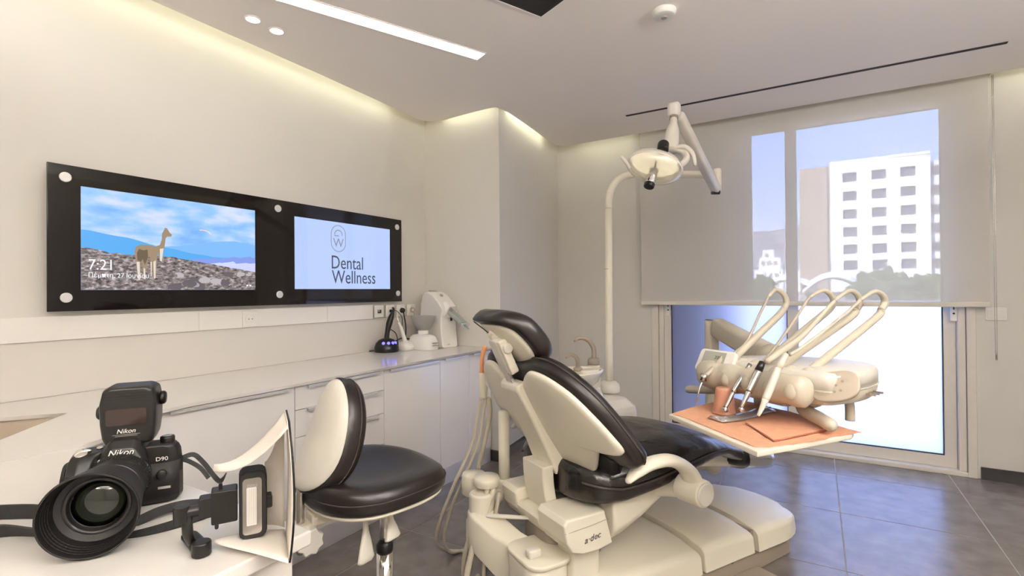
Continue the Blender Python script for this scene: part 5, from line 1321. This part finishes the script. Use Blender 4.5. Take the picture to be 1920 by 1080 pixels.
bm = B(); ps = [V((x * 1.004, y * 1.004, .590 - .020 * max(0, (x / .23)) ** 2)) for x, y in seat_out(1.0)]; tube(bm, ps + [ps[0]], .0022, 6, 1); obj('piping', bm, M['seam'], seat_, smooth=True)
bm = B(); loft(bm, [[V((x, y, z - .020 * max(0, (x / .23)) ** 2)) for x, y in seat_out(s_)] for s_, z in ((.88, .538), (.95, .542), (.955, .550))]); obj('seat_pan', bm, M['dental'], st_, smooth=True)
# backrest: leaning frame
BK = frame_mt((-.208, .008, .762), (0, 1, 0), (.34, 0, 1))      # x across, y up, z towards... (ex x ey)
zs_ = BK.to_3x3() @ V((0, 0, 1)); FS = 1 if zs_.x > 0 else -1
def bko(k=44):
    out = []
    for i in range(k):
        a = 2 * PI * i / k; c, q = math.cos(a), math.sin(a)
        y = .178 * math.copysign(abs(q) ** .85, q); x = .128 * math.copysign(abs(c) ** .9, c) * (1 - .16 * (y / .18))
        out.append((x, y))
    return out
def bkp(x, y, w_): return BK @ V((x, y, FS * (w_ + 1.3 * x * x - .9 * y * y * (1 if y < 0 else .3))))
bm = B(); loft(bm, [[bkp(x * s_, y * s_, w_) for x, y in bko()] for s_, w_ in ((.1, .004), (.6, .003), (.92, .004), (.985, .010), (1.0, .022), (1.0, .046), (.975, .062), (.92, .072), (.80, .076), (.5, .072), (.1, .070))])
bkc = obj('backrest', bm, M['leather_s'], st_, smooth=True)
bm = B(); loft(bm, [[bkp(x * s_, y * s_, w_) for x, y in bko()] for s_, w_ in ((.1, -.024), (.5, -.022), (.78, -.015), (.90, -.006), (.955, .004), (.96, .012))]); obj('backrest_shell', bm, M['dental_l'], st_, smooth=True)
bm = B(); pp = [bkp(x * 1.003, y * 1.003, .048) for x, y in bko()]; tube(bm, pp + [pp[0]], .0022, 6, 1); obj('piping', bm, M['seam'], bkc, smooth=True)
bm = B(); tube(bm, [(-.275, 0, .42), (-.275, 0, .52), (-.275, 0, .58), (-.272, 0, .61)], .012, 14, 4, rnd=True); obj('back_bar', bm, M['steel'], st_, smooth=True)
bm = B(); puff(bm, rrect(.07, .075, .02, 4, cx=-.268), .435, .505, .012); obj('back_bracket', bm, M['dental'], st_, smooth=True)
bm = B(); bb(-.25, -.02, -.03, .03, .492, .53, bm); obj('carrier_bar', bm, M['dental'], st_, bev=.006)
star = [((.042 if k % 2 else .034) * math.cos(2 * PI * k / 16), (.042 if k % 2 else .034) * math.sin(2 * PI * k / 16)) for k in range(16)]
SM_ = frame_mt((-.265, -.042, .465), (1, 0, 0), (0, 0, 1))
bm = B(); prism(bm, star, -.001, .022, SM_); obj('star_knob', bm, M['dental_l'], st_, bev=.004)
def lever(x0, y0, x1, y1, z1, tw):
    bm = B(); d = V((x1 - x0, y1 - y0, 0)); p1 = V((x1, y1, z1)); rr_ = []
    pts = smooth_path([(x0, y0, .512), (x0 + (x1 - x0) * .4, y0 + (y1 - y0) * .4, .485), (x0 + (x1 - x0) * .7, y0 + (y1 - y0) * .7, (z1 + .485) / 2), (x1, y1, z1)], 5)
    u = V((math.cos(tw), math.sin(tw), 0)); n = len(pts)
    for i, p in enumerate(pts):
        f = i / (n - 1); hw = .009 + .028 * max(0, (f - .45) / .55) ** .8 * (1 if f < .97 else .55); th_ = .006
        d_ = (pts[min(i + 1, n - 1)] - pts[max(i - 1, 0)]).normalized(); v = d_.cross(u).normalized()
        rr_.append([p + u * a * hw + v * b * th_ for a, b in ((-1, 0), (-.7, 1), (.7, 1), (1, 0), (.7, -1), (-.7, -1))])
    loft(bm, rr_); return obj('lever', bm, M['dental_l'], st_, smooth=True)
lever(-.10, -.07, -.125, -.13, .385, .3); lever(-.02, -.07, -.035, -.13, .425, .3)
bm = B(); cyl(bm, (0, 0, .30), (0, 0, .532), .0155, n=22); obj('gas_lift', bm, M['steel'], st_, smooth=True)
bm = B(); lathe(bm, [(.026, .325), (.028, .335), (.028, .352), (.020, .362), (.017, .364)], 24); obj('collar', bm, M['black'], st_, smooth=True)
bm = B(); lathe(bm, [(.027, .07), (.027, .324)], 24); obj('column', bm, M['chrome'], st_, smooth=True)
bm = B(); lathe(bm, [(.045, .055), (.048, .06), (.046, .10), (.028, .12)], 24); obj('base_hub', bm, M['steel'], st_, smooth=True)
for k in range(5):
    a = R(72 * k + 10); d = V((math.cos(a), math.sin(a), 0))
    bm = B(); tube(bm, [d * .03 + V((0, 0, .085)), d * .16 + V((0, 0, .078)), d * .29 + V((0, 0, .066))], [.022, .018, .014], 12, 3, flat=.7, rnd=True); lg = obj('leg', bm, M['steel'], st_, smooth=True)
    c = d * .285; t2 = V((-d.y, d.x, 0))
    bm = B(); cyl(bm, c + V((0, 0, .028)) - t2 * .022, c + V((0, 0, .028)) + t2 * .022, .0275, n=20); obj('caster', bm, M['hose_l'], lg, smooth=False, bev=.004)

# ------------------------------------------------------------------ photo camera on the desk (local: x along the lens)
pc = root('photo_camera', 'black digital reflex camera with large lens hood and flash head', 'camera', (-1.10, .425, ZW + .0003), -34)
# body: outline across y (viewed from the front), rounded grip on the viewer's left (negative y)
def brow(z, s=1.0, g_=0):
    pts = [(-.004 + 0, -.030), (.004 + g_, -.048), (.010 + g_, -.066), (.0 + g_ * .6, -.084), (-.022, -.088), (-.055, -.084), (-.060, -.060), (-.060, .060), (-.052, .080), (-.030, .088), (-.010, .084), (-.002, .070), (.0, .03)]
    return [V((a * s - .0 , b * s, z)) for a, b in pts]
rings = []
for z, s_, g_ in ((.003, .95, .006), (.010, 1.0, .012), (.045, 1.0, .018), (.080, .985, .020), (.098, .965, .012), (.108, .92, .002), (.112, .80, -.006)):
    rings.append(brow(z, s_, g_))
bm = B(); loft(bm, rings); obj('body', bm, M['black'], pc, smooth=False, bev=.0045, seg=3, ang=25)
bm = B(); loft(bm, [[V((x + .0007, y * 1.004, z)) for x, y, z in [(p.x, p.y, p.z) for p in brow(zz_, .99, g_)]] for zz_, g_ in ((.014, .0125), (.045, .0187), (.078, .0207))]); obj('rubber_skin', bm, M['black_r'], pc, smooth=True)
# prism hump
rings = []
for x, hw, z0, zt_2 in ((-.058, .026, .095, .118), (-.045, .032, .095, .128), (-.015, .034, .09, .136), (.008, .033, .088, .132), (.020, .029, .088, .118), (.024, .026, .088, .104)):
    rings.append([V((x, a * hw, z0 + (zt_2 - z0) * b)) for a, b in ((-1.15, 0), (-1, .45), (-.72, .85), (-.5, 1), (.5, 1), (.72, .85), (1, .45), (1.15, 0))])
bm = B(); loft(bm, rings); obj('prism_housing', bm, M['black'], pc, smooth=False, bev=.004, seg=3, ang=20)
FM = frame_mt((.0215, 0, .108), (0, 1, 0), (-.30, 0, 1))
text('lettering', 'Nikon', .0145, M['wprint'], pc, frame_mt((.0262, -.0190, .1085), (0, 1, 0), (-.30, 0, 1)), shear=.25, extr=.0004, xs=1.05)
text('lettering', 'D90', .0105, M['wprint'], pc, frame_mt((.0015, .048, .083), (0, 1, 0), (0, 0, 1)), extr=.0003, xs=1.1)
bm = B(); lathe(bm, [(.0125, .1085), (.0125, .120), (.0105, .1225), (.0095, .1205), (0, .1205)], 24, Matrix.Translation((-.03, .062, 0))); obj('mode_dial', bm, M['black'], pc, smooth=False, bev=.001)
bm = B(); lathe(bm, [(.0088, .1207), (.0088, .1228), (.0, .1228)], 24, Matrix.Translation((-.03, .062, 0))); obj('dial_top', bm, M['steel'], pc)
GMx = frame_mt((-.004, -.062, .1125), (0, 1, 0), (-.9, 0, .35))
bm = B(); lathe(bm, [(.0125, -.003), (.0125, .001), (.008, .003), (.0, .0035)], 24, GMx); obj('shutter_button', bm, M['chrome'], pc, smooth=False, bev=.0008)
bm = B(); lathe(bm, [(.005, -.002), (.005, .002)], 16, frame_mt((-.022, -.042, .1135), (0, 1, 0), (-1, 0, .2))); obj('small_button', bm, M['steel'], pc)
bm = B(); lathe(bm, [(.0068, 0), (.0068, .003), (.005, .0045), (0, .005)], 20, frame_mt((.006, -.033, .094), (0, 1, 0), (0, 0, 1))); obj('focus_lamp', bm, M['chrome'], pc, smooth=True)
bm = B(); lathe(bm, [(.0085, 0), (.0085, .006), (.006, .0075)], 18, frame_mt((.001, .058, .058), (0, 1, 0), (0, 0, 1))); obj('release_button', bm, M['black'], pc, smooth=True)
bm = B(); bb(.001, .004, .052, .072, .030, .034, bm); obj('flash_mode_mark', bm, M['gprint'], pc)
# lens
XL = Matrix(((0, 0, 1, 0), (1, 0, 0, 0), (0, 1, 0, .066), (0, 0, 0, 1)))
def lz(prof, nm, m, n=48, par=pc, cap=True, **k):
    bm = B(); lathe(bm, prof, n, XL, cap); return obj(nm, bm, m, par, **k)
ln = lz([(.040, .0), (.043, .006), (.043, .030), (.0455, .034)], 'lens_barrel', M['black'], smooth=False, bev=.0008)
lz([(.0465, .0345), (.0465, .060), (.0455, .064)], 'zoom_ring', M['black_r'], par=ln, cap=False)
bm = B()
for k in range(60):
    a = 2 * PI * k / 60
    bmesh.ops.create_cube(bm, size=1, matrix=XL @ Matrix.Rotation(a, 4, 'Z') @ Matrix.Translation((.0472, 0, .0475)) @ Matrix.Diagonal((.0022, .0026, .022, 1)))
rb = obj('grip_ribs', bm, M['black_r'], ln)
lz([(.0455, .0645), (.044, .070), (.044, .090), (.046, .094)], 'focus_ring', M['black'], par=ln, cap=False, smooth=False, bev=.0006)
lz([(.0462, .0945), (.0468, .0955), (.0468, .0975), (.0462, .0985)], 'gold_ring', M['gprint'], par=ln, cap=False)
lz([(.0462, .099), (.0465, .112), (.0475, .116)], 'front_barrel', M['black'], par=ln, cap=False, smooth=True)
bm = B(); bb(.012, .0128, -.010, .008, .1075, .1090, bm)
obj('red_mark', bm, M['red'], ln)
def ring_text(s_, size, xpos, ang, col, r=.0446):
    me = text_mesh(s_, size, .0002)
    for v in me.vertices:
        a = ang - v.co.x / r; v.co = V((xpos + v.co.y * -1 if False else xpos - v.co.y, -(r + .0012 + v.co.z) * math.cos(a) * -1 * 0 + (r + .0012 + v.co.z) * math.cos(a), .064 + (r + .0012 + v.co.z) * math.sin(a)))
    obj('lettering', me, col, ln)
ring_text('18-35', .010, .026, R(38), M['gprint'], .0432)
hd = lz([(.0490, .108), (.052, .112), (.054, .125), (.0635, .188), (.0645, .192), (.0640, .1955), (.0615, .1955), (.0600, .190), (.0535, .156), (.0440, .152), (.0440, .124)], 'lens_hood', M['black_m'], cap=False, smooth=False, bev=.0007, n=64)
for k in range(4):
    x = .168 + k * .0055; r = .0535 + (x - .156) * .19
    lz([(r + .0012, x), (r + .0001, x + .0012), (r + .0014, x + .0026)], 'baffle_ridge', M['black_m'], par=hd, cap=False)
lz([(.0440, .1535), (.0410, .1540), (.0385, .1510), (.0375, .1440), (.0362, .1430)], 'front_rim', M['black'], par=ln, cap=False, smooth=True)
M['glass_dark'] = mat('coated_glass', (.010, .012, .008), .06, spec=.45)
lz([(.0362, .136), (.030, .1415), (.020, .1450), (.010, .1465), (.0, .147)], 'front_element', M['glass_dark'], par=ln, smooth=True)
# flash commander unit
rings = []
Fm = Matrix.Translation((-.030, .005, 0))
for x, s_, dz in ((-.046, .84, -.002), (-.040, .95, 0), (-.020, 1.0, 0), (.012, 1.0, 0), (.024, .98, 0), (.030, .92, .0)):
    o_ = [(-.041, .150), (-.044, .175), (-.045, .215), (-.040, .240), (-.028, .2465), (.028, .2465), (.040, .240), (.045, .215), (.044, .175), (.041, .150), (.035, .136), (-.035, .136)]
    rings.append([Fm @ V((x, b * s_, .19 + (c - .19) * s_ + dz)) for b, c in o_])
bm = B(); loft(bm, rings); fl_ = obj('flash_head', bm, M['black'], pc, smooth=False, bev=.005, seg=3, ang=20)
for v in fl_.data.vertices: v.co.z -= .018
def fp(x, y, z): return V((x, y, z - .018))
M['flash_win'] = mat('dark_red_window', (.024, .013, .010), .12, spec=.7)
bm = B(); prism(bm, rrect(.062, .030, .004, 3), 0, .0012, frame_mt(fp(.0002, .003, .190), (0, 1, 0), (0, 0, 1))); obj('flash_window', bm, M['flash_win'], fl_)
for k in range(4):
    bm = B(); bb(.0002, .0009, -.032, .040, .2005 + k * .0050 - .0, .2020 + k * .0050, bm); obj('louvre', bm, M['black_m'], fl_)
text('lettering', 'Nikon', .0115, M['wprint'], fl_, frame_mt(fp(.0006, -.012, .160), (0, 1, 0), (0, 0, 1)), shear=.25)
bm = B(); bb(.0002, .0008, -.018, .024, .1390, .1397, bm); bb(.0002, .0008, -.014, .020, .1365, .1371, bm); obj('small_print', bm, M['gprint'], fl_)
bm = B(); lathe(bm, [(.013, 0), (.013, .006), (.010, .009)], 20, frame_mt(fp(-.035, .050, .215), (1, 0, 0), (0, 0, 1)) @ Matrix.Rotation(PI, 4, 'X')); lathe(bm, [(.013, 0), (.013, .006), (.010, .009)], 20, frame_mt(fp(-.035, -.040, .195), (1, 0, 0), (0, 0, 1))); obj('side_knob', bm, M['black'], fl_, smooth=True)
bm = B(); tube(bm, [fp(-.030, .005, .156), fp(-.028, .005, .146), fp(-.028, .005, .140)], [.024, .020, .022], 18, 1); bb(-.052, -.004, -.022, .030, .1225, .130, bm); obj('flash_foot', bm, M['black'], fl_, bev=.002)

# straps
def strap(label, pts, w_=.010, t_=.0009, tw=None, par=None, nm='strap'):
    P_ = smooth_path(pts, 6); n = len(P_); bm = B(); rr_ = []
    tws = lerp_list(tw or [0, 0], n)
    for i, p in enumerate(P_):
        d = (P_[min(i + 1, n - 1)] - P_[max(i - 1, 0)]).normalized(); u = V((0, 0, 1)).cross(d)
        if u.length < .05: u = V((0, 1, 0))
        u.normalize(); v = d.cross(u); a = R(tws[i]); uu = u * math.cos(a) + v * math.sin(a); vv = d.cross(uu)
        rr_.append([p + uu * w_ + vv * t_, p - uu * w_ + vv * t_, p - uu * w_ - vv * t_, p + uu * w_ - vv * t_])
    loft(bm, rr_); o = obj(nm, bm, M['strap'], par, smooth=False)
    if label: tag(o, label, 'strap')
    return o
strap(None, [(-.03, .086, .075), (-.032, .105, .078), (-.030, .122, .060), (-.028, .138, .035), (-.020, .150, .022), (.0, .158, .03), (.02, .165, .045)], .0045, .0011, [80, 70, 60, 80, 60], pc, 'neck_strap')
strap(None, [(-.03, .086, .072), (-.026, .100, .066), (-.022, .118, .052), (-.022, .132, .030)], .004, .0010, [80, 75, 70], pc, 'neck_strap')
strap(None, [(-.03, -.087, .090), (-.045, -.100, .078), (-.058, -.108, .05), (-.055, -.11, .012), (-.03, -.12, .006)], .004, .001, [80, 80, 60, 20, 5], pc, 'neck_strap')
strap(None, [(.085, -.035, .012), (.04, -.075, .017), (.0, -.12, .019), (-.03, -.17, .017), (-.06, -.25, .016)], .0145, .0014, [50, 65, 75, 75, 70], pc, 'neck_strap')
strap(None, [(.105, -.04, .008), (.075, -.10, .012), (.055, -.15, .016), (.05, -.21, .014), (.04, -.27, .013)], .0145, .0014, [30, 50, 60, 60, 50], pc, 'neck_strap')
strap(None, [(.085, .032, .004), (.07, .065, .012), (.055, .10, .012), (.05, .135, .008), (.045, .152, .012)], .008, .0012, [50, 60, 50, 40, 40], pc, 'neck_strap')
strap(None, [(.13, .035, .0025), (.13, .07, .004), (.120, .11, .006), (.100, .146, .007)], .0085, .0012, [5, 25, 40, 30], pc, 'neck_strap')

# ------------------------------------------------------------------ bracket with small flash and white diffuser on the desk corner
SBX, SBY = -.790, .462
sb = root('macro_flash', 'small remote flash on a black bracket with a white paper diffuser', 'flash', (SBX, SBY, ZW + .0003))
vd = V((SBX, SBY, 0)).normalized()            # away from the viewpoint side of the desk
hx = V((-vd.y, vd.x, 0)) * -1                 # towards the right in plan
sb.scale = (.9, .9, .9)
def sv(r_, a_, z): return hx * r_ + vd * a_ + V((0, 0, z))    # r: right, a: away, z up
bm = B(); tube(bm, [sv(-.062, .0, .0095), sv(-.071, .03, .0095), sv(-.080, .055, .0095)], .014, 14, 3, flat=.55, rnd=True); obj('base_bar', bm, M['black'], sb, smooth=True)
bm = B(); lathe(bm, [(.0145, .001), (.0150, .003), (.0150, .022), (.013, .024), (.0, .024)], 24, Matrix.Translation(sv(-.058, -.012, 0))); obj('base_post', bm, M['black'], sb, smooth=False, bev=.001)
bm = B(); tube(bm, [sv(-.072, .012, .012), sv(-.078, -.008, .040), sv(-.079, -.004, .075)], .0085, 10, 3, flat=.7); obj('upright', bm, M['black'], sb, smooth=True)
bm = B(); cyl(bm, sv(-.087, -.004, .060), sv(-.087, -.004, .086), .0125, n=20); cyl(bm, sv(-.087, -.004, .074), sv(-.053, -.004, .075), .0095, n=14); obj('swivel_joint', bm, M['black'], sb, bev=.001)
SBm = frame_mt(sv(-.034, -.002, .074), hx, V((0, 0, 1)))
def sbox(cx, cy, w2, h2, z0, z1, r=.003): return prism(B(), rrect(w2, h2, r, 3, cx=cx, cy=cy), z0, z1, SBm)
obj('adapter_block', sbox(-.018, .004, .020, .034, -.012, .012), M['black'], sb, bev=.0015)
obj('battery_grip', sbox(.010, .002, .040, .056, -.016, .016), M['black'], sb, bev=.002)
bm = sbox(.004, .034, .006, .012, -.004, .004); obj('locking_lug', bm, M['black'], sb)
bm = sbox(-.002, -.032, .006, .012, -.004, .004); obj('locking_lug', bm, M['black'], sb)
hd_ = obj('flash_head', sbox(.054, -.002, .044, .118, -.020, .020, .012), M['black_r'], sb, bev=.003, seg=3)
for o in (hd_,): pass
obj('flash_bezel', sbox(.0525, -.003, .030, .098, .0201, .0212, .006), M['steel'], sb)
M['flash_lit'] = mat('flash_window', (.72, .70, .66), .2, spec=.6)
fw_ = obj('flash_window', sbox(.0515, -.003, .0155, .066, .0213, .0222, .001), M['flash_lit'], sb)
for k in range(5): obj('tube_line', sbox(.046 + k * .0028, -.003, .0006, .062, .0223, .0226, .0002), M['gprint'], fw_)
text('lettering', 'ZONE', .006, M['gprint'], sb, SBm @ Matrix.Translation((.0445, .031, .0214)))
obj('side_latch', sbox(.079, -.004, .012, .022, -.010, .012, .003), M['black'], sb, bev=.0015)
# diffuser: plate seen edge-on and three curved paper flaps
def pap(nm, grid, m='paper', t_=.0006):
    bm = B(); sheet(bm, grid); return obj(nm, bm, M[m], sb, smooth=True, solid=t_)
PR, PT, PBt = .074, .228, -.008        # plate to the right of the flash, top, bottom
pd = V((math.cos(R(148.0)), math.sin(R(148.0)), 0)); pc0 = hx * PR + vd * -.048
pn = V((pd.y, -pd.x, 0))                  # plate normal, to the right
A_ = []
def plp(a_, f, w_=0):
    hw = .074 * (1 - abs(2 * f - 1) ** 3 * .35)
    return pc0 + pd * (a_ * hw) + pn * (.006 * math.sin(PI * f) + w_) + V((0, 0, PBt + (PT - PBt) * f))
for i in range(13): A_.append([plp(a_, i / 12) for a_ in (-1, -.33, .33, 1)])
pap('diffuser_plate', A_, 'black_m', .0030)
A2 = [[p - pn * .0024 for p in r] for r in A_]; pap('plate_lining', A2, 'paper', .0008)
def flap(z0, z1, top):
    g_ = []
    for i in range(11):
        f = i / 10; row_ = []
        zc = z0 + (z1 - z0) * (f ** 1.9 if top else f ** 2.1)
        hw = .004 + .064 * f ** .75
        for j in range(7):
            g = -1 + 2 * j / 6
            c = (hx * -.040).lerp(pc0 - pn * .003, f); d_ = vd.lerp(pd, f)
            row_.append(c + d_ * g * hw + V((0, 0, zc + (.010 * (1 - g * g) * (1 - f) if top else .003 * (1 - g * g)))))
        g_.append(row_)
    return g_
pap('diffuser_flap', flap(.137, .222, True)); pap('diffuser_flap', flap(.013, .001, False))
g_ = []
for i in range(9):
    f = i / 8; c = (hx * .040 + vd * .024).lerp(pc0 + pd * .066 - pn * .003, f)
    g_.append([c + V((0, 0, z)) for z in (.014 - .010 * f ** 2, .05, .09, .12, .130 + .085 * f ** 1.5)])
pap('diffuser_side', g_)
